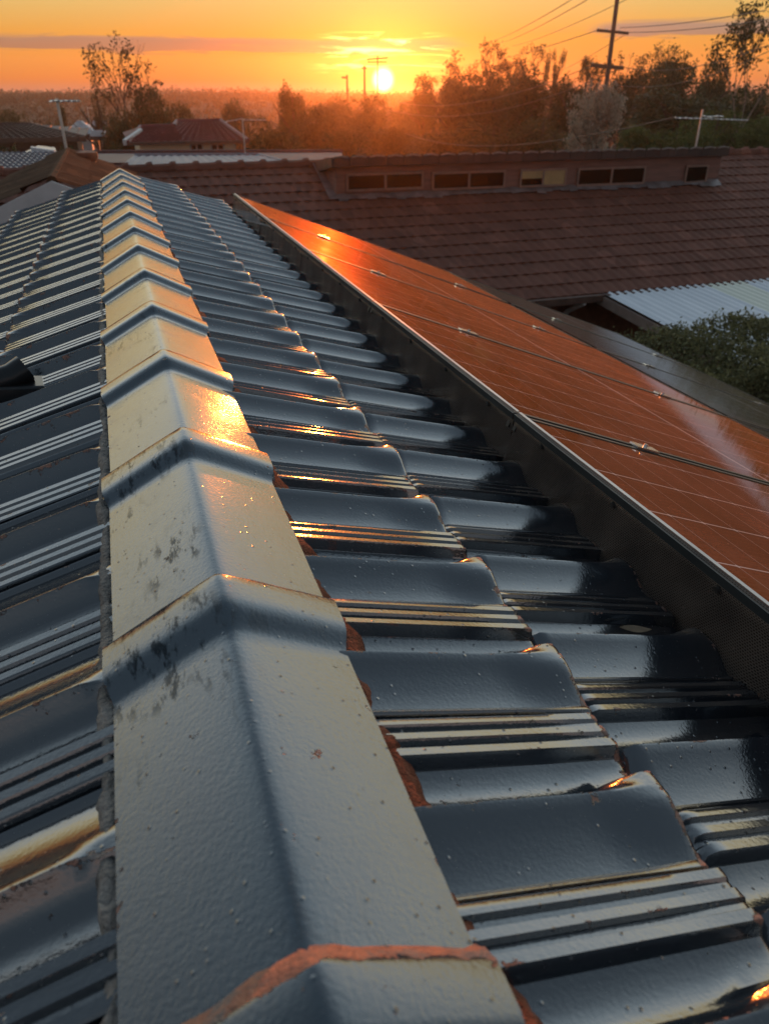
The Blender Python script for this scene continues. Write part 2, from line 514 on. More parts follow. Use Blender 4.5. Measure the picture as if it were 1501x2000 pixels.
def panel_glass(name, cell, dust, rough, dustcol, sheen=0.0):
    m, N, b, out = material(name)
    tc = N.new('ShaderNodeTexCoord').outputs['Object']
    s = N.new('ShaderNodeSeparateXYZ')
    N.put(s.inputs[0], tc)
    u, v = s.outputs[0], s.outputs[1]      # u down the slope 0..1.72, v along the ridge 0..1
    def lines(x, pitch, half, offs=0.0):
        fr = N.math('FRACT', N.math('DIVIDE', N.math('ADD', x, offs), pitch))
        dd = N.math('MULTIPLY', N.math('ABSOLUTE', N.math('SUBTRACT', fr, 0.5)), pitch)
        return N.math('SUBTRACT', 1.0, N.smooth(dd, half * 0.6, half * 1.4)), dd
    la, da = lines(v, 0.1655, 0.0016, 0.0)           # gaps between strings, down the slope
    lb, db = lines(u, 0.0835, 0.0006, 0.0417)         # gaps between half cells
    centre = N.math('SUBTRACT', 1.0, N.smooth(N.math('ABSOLUTE', N.math('SUBTRACT', u, 0.86)), 0.004, 0.0065))
    dia = N.math('SUBTRACT', 1.0, N.smooth(N.math('ADD', da, db), 0.0045, 0.0060))
    fing, _ = lines(v, 0.0184, 0.0004)
    mask = N.math('MAXIMUM', la, N.math('MULTIPLY', lb, 0.65))
    mask = N.math('MAXIMUM', mask, N.math('MAXIMUM', centre, dia))
    mask = N.math('MAXIMUM', mask, N.math('MULTIPLY', fing, 0.06))
    dn = N.noise(N.scaled(tc, (3.0, 1.6, 1.0)), 1.6, 7, 0.7)
    dn2 = N.noise(tc, 170, 3, 0.7)
    dm = N.math('MULTIPLY', N.smooth(N.math('ADD', N.math('MULTIPLY', dn, 0.8), N.math('MULTIPLY', dn2, 0.25)), 0.40, 0.75), dust)
    c = N.mix(dm, cell, dustcol)
    grain = N.noise(N.scaled(tc, (9.0, 170.0, 1.0)), 1.0, 3, 0.6)
    c = N.mix(N.math('MULTIPLY', N.smooth(grain, 0.42, 0.7), 0.5), c, tuple(x * 0.35 for x in cell))
    spots = N.smooth(N.noise(tc, 75, 3, 0.65), 0.69, 0.73)
    c = N.mix(N.math('MULTIPLY', spots, 0.35), c, (0.5, 0.42, 0.36))
    c = N.mix(mask, c, (0.80, 0.74, 0.70))
    N.put(b.inputs['Base Color'], c)
    N.put(b.inputs['Roughness'], N.math('ADD', rough, N.math('MULTIPLY', dm, 0.03)))
    gl = N.new('ShaderNodeBsdfGlossy')                      # orange of sunlight scattered by dust, put into the lobe's colour
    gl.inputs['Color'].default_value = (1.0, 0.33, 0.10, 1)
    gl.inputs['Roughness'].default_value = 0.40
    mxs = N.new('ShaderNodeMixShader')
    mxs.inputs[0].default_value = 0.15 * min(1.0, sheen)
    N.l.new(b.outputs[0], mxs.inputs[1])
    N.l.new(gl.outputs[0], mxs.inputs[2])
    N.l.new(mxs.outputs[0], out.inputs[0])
    N.put(b.inputs['Sheen Weight'], N.math('MULTIPLY', N.math('ADD', 0.35, N.math('MULTIPLY', dm, 0.8)), sheen))   # dust film, its sunlit orange put into the tint
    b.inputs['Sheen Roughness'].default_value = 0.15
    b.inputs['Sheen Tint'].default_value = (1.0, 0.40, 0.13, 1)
    b.inputs['IOR'].default_value = 1.5
    bp = N.new('ShaderNodeBump')
    bp.inputs['Strength'].default_value = 0.06
    bp.inputs['Distance'].default_value = 0.0006
    N.put(bp.inputs['Height'], N.noise(N.scaled(tc, (1.0, 3.5, 1.0)), 60, 3))
    N.put(b.inputs['Normal'], bp.outputs[0])
    return m
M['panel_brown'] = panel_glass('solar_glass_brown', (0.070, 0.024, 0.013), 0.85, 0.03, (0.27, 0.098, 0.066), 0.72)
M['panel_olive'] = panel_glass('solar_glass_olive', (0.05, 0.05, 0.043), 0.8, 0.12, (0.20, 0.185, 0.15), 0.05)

def mesh_metal():
    m, N, b, out = material('perforated_black_mesh')
    tc = N.new('ShaderNodeTexCoord').outputs['UV']
    br = N.new('ShaderNodeTexBrick')
    br.inputs['Color1'].default_value = (0, 0, 0, 1)
    br.inputs['Color2'].default_value = (0, 0, 0, 1)
    br.inputs['Mortar'].default_value = (1, 1, 1, 1)
    br.inputs['Scale'].default_value = 1.0
    br.inputs['Mortar Size'].default_value = 0.0012
    br.inputs['Mortar Smooth'].default_value = 0.3
    br.inputs['Brick Width'].default_value = 0.0054
    br.inputs['Row Height'].default_value = 0.0034
    N.put(br.inputs['Vector'], tc)
    n = N.noise(tc, 9, 5)
    N.put(b.inputs['Base Color'], N.ramp(n, [(0.3, (0.065, 0.050, 0.042)), (0.7, (0.15, 0.11, 0.085))]))
    b.inputs['Roughness'].default_value = 0.42
    b.inputs['Metallic'].default_value = 0.3
    tr = N.new('ShaderNodeBsdfTransparent')
    mx = N.new('ShaderNodeMixShader')
    N.put(mx.inputs[0], br.outputs['Color'])
    N.l.new(tr.outputs[0], mx.inputs[1])
    N.l.new(b.outputs[0], mx.inputs[2])
    N.l.new(mx.outputs[0], out.inputs[0])
    return m
M['mesh'] = mesh_metal()

def corrugated():
    m, N, b, out = material('white_corrugated_sheet')
    tc = N.new('ShaderNodeTexCoord').outputs['Object']
    s = N.new('ShaderNodeSeparateXYZ')
    N.put(s.inputs[0], tc)
    n = N.noise(N.scaled(tc, (5, 0.6, 1)), 1.2, 5)
    c = N.ramp(n, [(0.3, (0.68, 0.70, 0.74)), (0.7, (0.84, 0.85, 0.88))])
    # translucent fibreglass sheet, yellowed
    clear = N.math('MULTIPLY', N.math('GREATER_THAN', s.outputs[0], 1.95), N.math('LESS_THAN', s.outputs[0], 2.75))
    c = N.mix(clear, c, (0.80, 0.80, 0.66))
    N.put(b.inputs['Base Color'], c)
    b.inputs['Roughness'].default_value = 0.4
    return m
M['corrugated'] = corrugated()

def foliage(name, dark, light, trans=0.35):
    m, N, b, out = material(name)
    a = N.new('ShaderNodeAttribute', attribute_name='shade').outputs['Fac']
    c = N.ramp(a, [(0.0, dark), (1.0, light)])
    N.put(b.inputs['Base Color'], c)
    b.inputs['Roughness'].default_value = 0.6
    b.inputs['Specular IOR Level'].default_value = 0.25
    t = N.new('ShaderNodeBsdfTranslucent')
    N.put(t.inputs[0], c)
    mx = N.new('ShaderNodeMixShader')
    mx.inputs[0].default_value = trans
    N.l.new(b.outputs[0], mx.inputs[1])
    N.l.new(t.outputs[0], mx.inputs[2])
    N.l.new(mx.outputs[0], out.inputs[0])
    return m
M['leaf_dark'] = foliage('dark_leaves', (0.026, 0.036, 0.012), (0.085, 0.108, 0.036), 0.2)
M['leaf_green'] = foliage('green_leaves', (0.05, 0.075, 0.022), (0.14, 0.18, 0.05))
M['leaf_olive'] = foliage('olive_leaves', (0.045, 0.045, 0.018), (0.14, 0.125, 0.045))
M['leaf_silver'] = foliage('silver_leaves', (0.22, 0.19, 0.14), (0.55, 0.48, 0.38))
M['leaf_woods'] = foliage('woods_leaves', (0.016, 0.016, 0.010), (0.035, 0.032, 0.02), 0.02)
M['leaf_hedge'] = foliage('hedge_leaves', (0.055, 0.058, 0.026), (0.30, 0.28, 0.13))
M['leaf_gum'] = foliage('gum_leaves', (0.05, 0.045, 0.02), (0.13, 0.11, 0.05))

def ground_mat():
    m, N, b, out = material('suburban_ground')
    tc = N.new('ShaderNodeTexCoord').outputs['Object']
    n = N.noise(tc, 0.06, 7, 0.65)
    N.put(b.inputs['Base Color'], N.ramp(n, [(0.3, (0.03, 0.032, 0.015)), (0.55, (0.055, 0.05, 0.022)), (0.75, (0.10, 0.075, 0.045))]))
    b.inputs['Roughness'].default_value = 0.95
    return m
M['ground'] = ground_mat()

# ------------------------------------------------------------------ terrain
def sstep(a, b, x):
    t = np.clip((x - a) / (b - a), 0, 1)
    return t * t * (3 - 2 * t)
def ground_h(x, y):
    x, y = np.asarray(x, float), np.asarray(y, float)
    d = np.hypot(x, y)
    left = 1 - sstep(-0.10, 0.45, np.arctan2(x, np.maximum(y, 1e-3)) - 0.15)
    left = np.where(y > 0, left, 0)
    h = -4.6 - sstep(22, 110, d) * (2.0 + 5.0 * left)
    wob = np.sin(x * 0.021 + 1.3) * 0.7 + np.sin(x * 0.053 + y * 0.012) * 0.35
    h1 = -3.3 + wob * 0.7
    h = h + (h1 - h) * sstep(170, 330, d)
    h = h + 1.7 * sstep(385, 440, d) * (1 + 0.4 * np.sin(x * 0.013 + 0.7))
    return h
def gz(x, y):
    return float(ground_h(x, y))
xs = np.concatenate([np.arange(-448, -60, 12), np.arange(-60, 60, 4), np.arange(60, 449, 12)])
gx, gy = np.meshgrid(xs, xs, indexing='ij')
P = np.stack([gx, gy, ground_h(gx, gy)], -1)
tag(link('ground', grid_mesh('ground', P, 60, flip=True), M['ground']), kind='structure')

# ------------------------------------------------------------------ our tiled roof
PER = 0.2
FR = np.array([0, .012, .018, .035, .055, .075, .12, .2, .25, .28, .32, .35, .39, .405, .42, .45, .47, .49, .505, .52, .55, .62, .68, .710, .716, .726, .735, .76, .785, .80, .825, .84, .86, .885, .90, .925, .94, .96, .985, .995])
HB = np.interp(FR, [0, .012, .018, .035, .055, .075, .12, .2, .28, .35, .39, .405, .42, .45, .49, .55, .62, .68, .710, .716, .726, .735, .785, .80, .825, .84, .885, .90, .925, .94, .985, .995],
               [-.010, -.010, .002, .006, .005, .000, .001, .005, .011, .018, .0225, .023, .018, .004, -.006, -.010, -.010, -.007, -.005, -.003, .008, .0128, .0112, .006, .0055, .0120, .0105, .005, .005, .0110, .0096, .008])
HL = np.interp(FR, [0, .012, .018, .035, .055, .075, .12, .2, .25, .32, .39, .45, .49, .505, .52, .55, .62, .68, .710, .716, .726, .735, .785, .80, .825, .84, .885, .90, .925, .94, .985, .995],
               [-.002, -.002, .002, .005, .005, .003, .006, .014, .020, .0265, .028, .028, .027, .023, .008, -.004, -.009, -.006, -.004, -.001, .008, .0125, .0125, .008, .0075, .0115, .0115, .007, .007, .0105, .0105, .008])
HBM = np.interp(FR, [0, .012, .018, .035, .055, .075, .12, .2, .28, .35, .39, .405, .42, .45, .49, .55, .62, .68, .710, .716, .726, .735, .785, .80, .825, .84, .885, .90, .925, .94, .985, .995],
               [-.010, -.010, .002, .006, .005, .000, .001, .005, .011, .018, .0225, .023, .018, .004, -.006, -.010, -.010, -.007, -.005, -.003, .008, .0127, .0119, .006, .0055, .0118, .0110, .005, .005, .0108, .0100, .008])
XR = np.array([-.40, -.345, -.325, -.312, -.303, -.294, -.283, -.27, -.26, -.25, -.24, -.228, -.17, -.13, -.105, -.088, -.074, -.060, -.047, -.034, -.022, -.012, -.005, -.0015, 0.0, 0.0015])
FALL = 0.280
def course_mesh(name, seed, phase, y0=-0.9, y1=5.52, mirror=False, stub=False):
    g = np.random.default_rng(seed)
    n = int((y1 - y0) / PER) + 1
    k = np.arange(n)
    ysrc = (k[:, None] + FR[None, :]) * PER
    lift = g.normal(0, 0.0011, n)
    skew = g.normal(0, 0.0016, n)
    shift = g.normal(0, 0.0016, n)
    ln = g.normal(0, 0.0022, n)
    rows = []
    wear = []
    chip = g.normal(0, 0.00035, (n, len(FR)))
    for i, x in enumerate(XR):
        s = float(sstep(-0.095, -0.004, x))
        body = float(sstep(-0.318, -0.285, x))
        hb = HBM if mirror else HB
        h = hb + (HL - hb) * s
        h = h * body - 0.012 * (1 - body)
        if stub:                       # crests stop short of the pointing
            q = float(sstep(-0.262, -0.236, x))
            h = np.where((h > 0.015) & (FR > .12) & (FR < .5), 0.015 + (h - 0.015) * q, h)
        z = -FALL * x + h[None, :] + lift[:, None] + skew[:, None] * (x / 0.3)
        yy = ysrc + shift[:, None]
        xx = np.full_like(yy, x) + ln[:, None] + (chip if x > -0.003 else 0)
        if i == len(XR) - 1:
            z = z - 0.034
        elif x > -0.001:
            z = z - 0.0022
        elif x > -0.003:
            z = z - 0.0005
        rows.append(np.stack([xx, yy, z], -1).reshape(-1, 3))
        w = np.zeros_like(yy)
        if x > -0.006:
            w += 0.30 + 0.10 * (x < -0.001)
        crest = np.exp(-((FR - (.41 + .09 * s)) / 0.012) ** 2) * 0.42
        ribs = sum(np.exp(-((FR - q) / 0.006) ** 2) for q in (.735, .84, .94, .04)) * 0.22
        w += (crest + ribs)[None, :] * body
        wear.append(w.reshape(-1))
    A = np.stack(rows)
    W = np.stack(wear)
    if mirror:
        A = A.copy()
        A[..., 0] *= -1
        A[..., 1] = (n * PER) - A[..., 1]
        A[..., 1] += y0
    else:
        A[..., 1] += y0
    A[..., 1] += phase
    return grid_mesh(name, A, 38, W)

house = thing('tiled_house', 'dark charcoal painted tile roofed house with a long ridge filling the foreground', 'house', (0, 0, 0))
GAUGE, DROP = 0.315, 0.118
LIP0 = (0.375, -0.170)
shared = {}
for k in range(13):
    ph = (0.297 - 0.1 if k % 2 == 0 else 0.297 - 0.1 + 0.085)
    y0 = -0.9
    if k < 3:
        me = course_mesh('tile_course', 20 + k, ph)
    else:
        me = shared.setdefault(k % 2, course_mesh('tile_course', 40 + k, ph))
    link('tile_course', me, M['tile'], house, (LIP0[0] + GAUGE * k, 0, LIP0[1] - DROP * k))
shared = {}
for k in range(13):
    ph = (0.02 if k % 2 == 0 else 0.12) - 0.02
    if k < 4:
        me = course_mesh('tile_course', 60 + k, ph, mirror=True, stub=(k == 0))
    else:
        me = shared.setdefault(k % 2, course_mesh('tile_course', 80 + k, ph, mirror=True))
    link('tile_course', me, M['tile'], house, (-LIP0[0] - 0.012 - GAUGE * k, 0, LIP0[1] - DROP * k))

def cap_mesh(seed, worn=False, y_len=0.475):
    g = np.random.default_rng(seed)
    t = np.array([-1.0, -.985, -.9, -.7, -.45, -.25, -.14, -.08, -.04, -.018, 0, .018, .04, .08, .14, .25, .45, .7, .9, .985, 1.0])
    if worn:
        ys = [0.0, 0.0, -.004, -.008, -.013, -.0165, -.020, -.035, -.052, -.058, -.064, -.071, -.078, -.085, -.1, -.2, -.3, -.4, -y_len]
        lf = [-.018, .003, .007, .0105, .0135, .0152, .016, .016, .016, .0148, .0118, .0064, .0020, 0, 0, 0, 0, 0, 0]
        wr = [.7, .75, .85, .9, .85, .55, .10, 0, 0, 0, 0, 0, 0, 0, 0, 0, 0, 0, 0]
    else:
        ys = [0.0, 0.0, -.0015, -.004, -.006, -.020, -.035, -.046, -.052, -.058, -.064, -.071, -.078, -.085, -.1, -.2, -.3, -.4, -y_len]
        lf = [-.016, .0115, .0140, .0155, .016, .016, .016, .0158, .0150, .0135, .0105, .0058, .0018, 0, 0, 0, 0, 0, 0]
        wr = [.4, .48, .46, .3, .10, .02, 0, 0, 0, .10, .05, 0, 0, 0, 0, 0, 0, 0, 0]
    rows, wear = [], []
    for y, l, w in zip(ys, lf, wr):
        q = min(1.0, max(0.0, l / 0.016))
        hw = 0.1155 + 0.0085 * q
        x = t * np.where(t < 0, hw + .004, hw)
        r = 0.006
        z = -0.535 * (np.sqrt(x * x + r * r) - r) - 0.016 + l
        z = z + np.interp(y, [-.4, -.2, -.085, 0], [0, .0006, 0, 0])
        z[0] -= 0.020
        z[-1] -= 0.020
        yy = np.full_like(x, y) + (g.normal(0, .0016 if worn else .0009, len(x)) if y > -.014 else 0)
        rows.append(np.stack([x, yy, z], -1))
        ww = np.full_like(x, w)
        ww[[1, 0, -2, -1]] += 0.22
        wear.append(ww)
    return grid_mesh('ridge_cap', np.stack(rows), 50, np.stack(wear), flip=True)
STEP = 0.4035
for k in range(-2, 14):
    o = link('ridge_cap', cap_mesh(100 + k, worn=(k in (0,))), M['cap'], house,
             (random.gauss(0, .0012), 0.258 + STEP * k, random.gauss(0, .0009)))
    o.rotation_euler = (random.gauss(0, .0035), random.gauss(0, .011), random.gauss(0, .008))
    if k == 0:
        o['label'] = 'nearest ridge cap with a bare orange terracotta edge'

def mortar_strip(name, side, mat, seed):
    g = np.random.default_rng(seed)
    ys = np.arange(-0.9, 5.5, 0.008)
    rows = []
    prof = [(.106, -.086), (.1165, -.085), (.126, -.091), (.135, -.103), (.141, -.118), (.145, -.150)] if side > 0 else \
           [(.106, -.088), (.1185, -.083), (.1240, -.0815), (.1290, -.0835), (.1325, -.092), (.136, -.150)]
    for y in ys:
        wob = (0.0045 * math.sin(y * 31.4 + 1) + 0.003 * math.sin(y * 13.0) + 0.002 * math.sin(y * 71)) * (1.0 if side > 0 else 0.45)
        rows.append([(side * (px + wob * (i > 1) + g.normal(0, .0012) * (i > 0)), y, pz + g.normal(0, .0013) + wob * 0.5) for i, (px, pz) in enumerate(prof)])
    me = grid_mesh(name, np.array(rows), 80, flip=(side < 0))
    link(name, me, mat, house)
mortar_strip('mortar_bedding', 1, M['mortar_red'], 5)
mortar_strip('mortar_bedding', -1, M['mortar_grey'], 6)
# walls, gables and gutters of the house we stand on
mb = MB()
mb.box((-3.9, -6.0, -4.6), (3.9, 5.35, -1.75))
for y in (-6.0, 5.35):
    mb.poly([(-3.9, y + .001, -1.75), (3.9, y + .001, -1.75), (0, y + .001, -0.22)])
mb.build('wall', M['brick'], house)
for s in (-1, 1):
    mb = MB()
    mb.box((min(s * 4.28, s * 4.40), -6.0, -1.78), (max(s * 4.28, s * 4.40), 5.5, -1.68))
    mb.build('gutter', M['timber'], house)
mb = MB()
mb.bar((0.12, 5.47, -0.20), (4.3, 5.47, -1.78), .03, .14)
mb.bar((-0.12, 5.47, -0.20), (-4.3, 5.47, -1.78), .03, .14)
mb.build('barge_board', M['timber'], house)

# ------------------------------------------------------------------ solar panels
SL = R(21)
PX0, PZ0, PY0, PP = 0.700, -0.169, 0.312, 1.02
PLEN, PWID, PTH = 1.70, 1.003, 0.035
panel_labels = [
    ['brown solar panel nearest the viewer, cut by the right frame edge beside black mesh',
     'brown upper-row solar panel with a smeared dirt streak, second from the viewer',
     'brown upper-row solar panel in the middle of its row, third from the viewer',
     'orange upper-row solar panel carrying sun glints, second from the far end',
     'orange upper-row solar panel at the far pointed end of the array'],
    ['olive lower-row solar panel nearest the viewer, outside the right edge',
     'olive grey lower-row solar panel second from the viewer, by the right edge',
     'olive grey lower-row solar panel in front of the hedge, at the right edge',
     'olive grey lower-row solar panel in front of the left end of the hedge',
     'olive grey lower-row solar panel at the far end, under the brown neighbour roof eave']]
def frame_mesh():
    mb = MB()
    w = 0.012
    e = 0.0
    top, bot = 0.0, -PTH
    mb.box((PLEN - w, 0, bot), (PLEN, PWID, top))
    mb.box((0.004, 0, bot), (PLEN - w, w, top))
    mb.box((0.004, PWID - w, bot), (PLEN - w, PWID, top))
    return mb.mesh('frame')
def rail_mesh():
    mb = MB()
    mb.box((0.005, 0.0122, -0.013), (0.012, PWID - 0.0122, 0))
    return mb.mesh('end_rail')
def glass_mesh():
    mb = MB()
    w = 0.0125
    mb.box((w, w, -0.008), (PLEN - w, PWID - w, -0.002))
    return mb.mesh('glass')
def clamp_mesh():
    mb = MB()
    mb.box((-.035, -.016, -0.03), (.035, -.002, .0015))
    mb.box((-.035, -.024, .0015), (.035, .008, .0055))
    mb.tube([(0, -.008, .0055), (0, -.008, .012)], .006, 6)
    return mb.mesh('clamp')
rm = rail_mesh()
fm, gm0, gm1, cm = frame_mesh(), glass_mesh(), glass_mesh(), clamp_mesh()
for r in (0, 1):
    for j in range(5):
        if r == 1 and j == 0:
            continue
        l = r * (PLEN + 0.02)
        t = thing('solar_panel', panel_labels[r][j], 'solar panel',
                  (PX0 + l * math.cos(SL), PY0 + PP * j, PZ0 - l * math.sin(SL)), 0, 'solar panels on the dark tiled roof')
        t.rotation_euler = (random.gauss(0, .0012), SL + random.gauss(0, .0012), 0)
        link('frame', fm, M['alu'], t)
        link('end_rail', rm, M['rail_black'], t)
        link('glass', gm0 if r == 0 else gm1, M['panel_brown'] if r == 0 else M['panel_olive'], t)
        for u in (0.38, 1.32):
            link('clamp', cm, M['clamp'], t, (u, 0, 0))

guard_labels = ['black perforated mesh strip nearest the viewer, along the right frame edge',
                'black perforated mesh strip second from the viewer beside the dirt streaked panel',
                'black mesh strip in the middle of the row below the solar panels',
                'brownish mesh strip second from the far end, beside the sun glints',
                'brownish mesh strip at the far end of the solar array']
for j in range(5):
    t = MB()
    y0, y1 = PY0 + PP * j - 0.012, PY0 + PP * (j + 1) - 0.018
    n = 36
    xt, zt = PX0 - 0.0025, PZ0 + 0.001
    verts, faces, uv = [], [], []
    prof = [(0.012, 0.0016), (-0.001, 0.0016), (-0.002, -0.03), (-0.012, -0.085), (-0.020, -0.128)]
    dist = [0, .013, .045, .10, .145]
    g = np.random.default_rng(300 + j)
    for k in range(n + 1):
        y = y0 + (y1 - y0) * k / n
        sag = 0.003 * math.sin(k * 0.5 + j) + 0.002 * math.sin(k * 1.7)
        for i, (a, b) in enumerate(prof):
            verts.append((xt + a + (sag if i > 2 else 0) * i * 0.4, y, zt + b + (0.004 * math.sin(k * 1.1 + 2 * j) if i == 4 else 0)))
            uv.append((y, dist[i]))
    m_ = len(prof)
    for k in range(n):
        for i in range(m_ - 1):
            a = k * m_ + i
            faces.append((a, a + 1, a + m_ + 1, a + m_))
    me = bpy.data.meshes.new('mesh_guard')
    me.from_pydata(verts, [], faces)
    ul = me.uv_layers.new(name='UVMap')
    for lp in me.loops:
        ul.data[lp.index].uv = uv[lp.vertex_index]
    me.polygons.foreach_set('use_smooth', [True] * len(me.polygons))
    me.update()
    o = link('mesh_guard', me, M['mesh'])
    tb = MB()
    tb.box((xt + .006, y0, zt + .0022), (xt + .0120, y1, zt + .0036))
    tb.build('edge_trim', M['trim'], o)
    tb = MB()
    tb.box((xt - .0046, y0, zt - .013), (xt - .0026, y1, zt + .0015))
    tb.build('edge_strip', M['strip'], o)
    tag(o, guard_labels[j], 'mesh guard', 'mesh guards along the solar panels')
    for q in (0.12, 0.37, 0.63, 0.88):
        y = y0 + (y1 - y0) * q
        cb = MB()
        cb.tube([(xt - .001, y, zt - .022), (xt - .006, y, zt - .023)], .0055, 8)
        cb.build('clip', M['mesh_clip'], o)

# ------------------------------------------------------------------ black vent fitting on the left slope
vt = thing('cable_cowl', 'black plastic cable cowl with an open mouth on the left tiles', 'cable cowl', (-0.292, 1.72, -0.142))
mb = MB()
mb.hexa([(-.10, -.055, -.02), (.062, -.045, -.03), (.062, .065, -.03), (-.10, .075, -.02), (-.10, -.05, .035), (.050, -.040, .022), (.050, .055, .022), (-.10, .065, .035)])
mb.build('base', M['black_plastic'], vt, bevel=.006)
mb = MB()
pts = [(-.13, -.005, .028), (-.07, .0, .034), (-.03, .008, .042), (.004, .022, .055)]
mb.tube(pts, [.036, .036, .037, .040], 20, caps=False)
mb.tube([(.004, .022, .055), (.004, .022, .055), (-.002, .019, .052), (-.05, .0, .03)], [.040, .034, .033, .030], 20, caps=False)
mb.build('spout', M['black_plastic'], vt, smooth=50)

vt.scale = (.8, .8, .8)
# a dry leaf and lichen on the tiles
lp = atz(1238, 1232, -0.262)
mb = MB()
for k in range(6):
    a, b = k / 6, (k + 1) / 6
    wa, wb = 0.007 * math.sin(math.pi * a), 0.007 * math.sin(math.pi * b)
    mb.quad((0.05 * a - .025, -wa, .002 + .004 * a * a), (0.05 * b - .025, -wb, .002 + .004 * b * b), (0.05 * b - .025, wb, .004 + .004 * b * b), (0.05 * a - .025, wa, .004 + .004 * a * a))
o = mb.build('dry_leaf', M['dead_leaf'])
o.location = lp
o.rotation_euler = (0, .25, -.25)
so_ = o.modifiers.new('solid', 'SOLIDIFY'); so_.thickness = 0.0006
tag(o, 'small curled dry leaf lying in a roof tile pan near the mesh', 'leaf')

# ------------------------------------------------------------------ neighbour: long brown tiled house with clerestory
def tiled_plane(origin, along, up, length, height, tw, gauge, amp, lip, per_wave=6):
    """tile courses from the eave upwards; returns grid (rows, cols, 3)"""
    along, up = Vector(along).normalized(), Vector(up).normalized()
    nrm = along.cross(up)
    nw = int(length / tw * per_wave) + 1
    s = np.linspace(0, length, nw)
    rows = []
    nc = max(1, int(round(height / gauge)))
    gg = height / nc
    A, U, Nn, O = (np.array(v) for v in (along, up, nrm, origin))
    for c in range(nc):
        off = 0.5 * tw * (c % 2)
        wave = amp * np.abs(np.sin(math.pi * (s + off) / tw)) ** 0.7
        jit = rng.normal(0, amp * 0.07, nw)
        for q, dz in ((0.0, -lip * 0.2), (0.0, lip), (0.5, lip * 0.55), (0.999, lip * 0.05)):
            hh = wave * (1.0 if dz != -lip * 0.2 else 0.3) + dz + jit
            t = (c + q) * gg
            rows.append(O[None] + A[None] * s[:, None] + U[None] * t + Nn[None] * hh[:, None])
    return np.stack(rows)

EY, EZ, RY, RZ = 10.35, -2.42, 14.85, -0.80
X0, X1 = -2.2, 19.0
nb = thing('brown_house', 'long brown tiled house with a clerestory window strip behind the solar panels', 'house', (6, 14.85, -4.6))
def under(parent, o):
    o.parent = parent
    o.matrix_parent_inverse = Matrix.Translation(-Vector(parent.location))
    return o
up = Vector((0, RY - EY, RZ - EZ))
me = grid_mesh('roof', tiled_plane((X0, EY, EZ), (1, 0, 0), up, X1 - X0, up.length, 0.185, 0.335, 0.020, 0.022), 45, flip=True)
roof = under(nb, link('roof', me, M['brown_tiles']))
up2 = Vector((0, -(RY - EY), RZ - EZ))
me = grid_mesh('roof', tiled_plane((X1, 2 * RY - EY, EZ), (-1, 0, 0), up2, X1 - X0, up2.length, 0.42, 0.335, 0.035, 0.030, 4), 45, flip=True)
under(nb, link('roof', me, M['brown_tiles']))
mb = MB()
for k in range(int((X1 - X0) / 0.4)):
    x = X0 + 0.4 * k
    mb.tube([(x, RY, RZ + .005), (x + .30, RY, RZ + .012), (x + .36, RY, RZ + .03), (x + .42, RY, RZ + .03)], [.10, .10, .115, .115], 8)
under(nb, mb.build('ridge_capping', M['brown_tiles'], smooth=40))
mb = MB()
mb.box((X0 + .3, EY + .55, -4.6), (X1 - .3, 2 * RY - EY - .55, EZ + .12))
for x in (X0 + .3, X1 - .3):
    mb.poly([(x, EY + .55, EZ + .1), (x, 2 * RY - EY - .55, EZ + .1), (x, RY, RZ - .1)])
under(nb, mb.build('wall', M['brick']))
mb = MB()
mb.box((X0, EY - .11, EZ - .09), (X1, EY - .005, EZ + .015))
under(nb, mb.build('gutter', M['timber']))
mb = MB()
mb.box((X0, EY, EZ - .05), (X1, EY + .55, EZ - .03))
under(nb, mb.build('eave_soffit', M['white_paint']))
mb = MB()
mb.tube([(6.75, EY - .06, EZ - .10), (6.72, EY + .35, EZ - .32), (6.72, EY + .48, EZ - .45), (6.72, EY + .48, -4.6)], .04, 8)
under(nb, mb.build('downpipe', M['white_paint']))
# clerestory box
CY = 13.62
cb0 = at(657, 378, CY)
cx0, cz0 = cb0.x, cb0.z
cx1 = at(1398, 358, CY).x
ct = at(1000, 312, CY).z
cf = at(1000, 294, CY).z
mb = MB()
mb.hexa([(cx0, CY, cz0 - .35), (cx1, CY, cz0 - .35), (cx1, RY + 1.2, cz0 - .35), (cx0, RY + 1.2, cz0 - .35),
         (cx0, CY, ct), (cx1, CY, ct), (cx1, RY + 1.2, ct - .46), (cx0, RY + 1.2, ct - .46)])
under(nb, mb.build('clerestory_wall', M['boards']))
mb = MB()
n = int((cx1 - cx0 + .25) / .33)
for k in range(n):
    x = cx0 - .12 + .33 * k
    mb.hexa([(x + .004, CY - .16, ct - .02), (x + .326, CY - .16, ct - .02), (x + .326, RY + 1.3, ct - .45), (x + .004, RY + 1.3, ct - .45),
             (x + .004, CY - .16, cf - .03), (x + .326, CY - .16, cf - .03), (x + .326, RY + 1.3, cf - .40), (x + .004, RY + 1.3, cf - .40)])
under(nb, mb.build('clerestory_roof', M['dark_tiles']))
mb = MB()
for k in range(n):
    x = cx0 - .12 + .33 * k
    mb.tube([(x + .03, CY - .17, cf - .030), (x + .16, CY - .17, cf - .012), (x + .30, CY - .17, cf - .030)], .018, 6)
under(nb, mb.build('mortar_fillet', M['mortar_grey']))
wins = [(675, 825, 337, 371, 2, 0), (842, 984, 334, 369, 2, 0), (1013, 1103, 329, 364, 2, 1), (1125, 1256, 326, 361, 2, 0), (1335, 1378, 322, 357, 1, 0)]
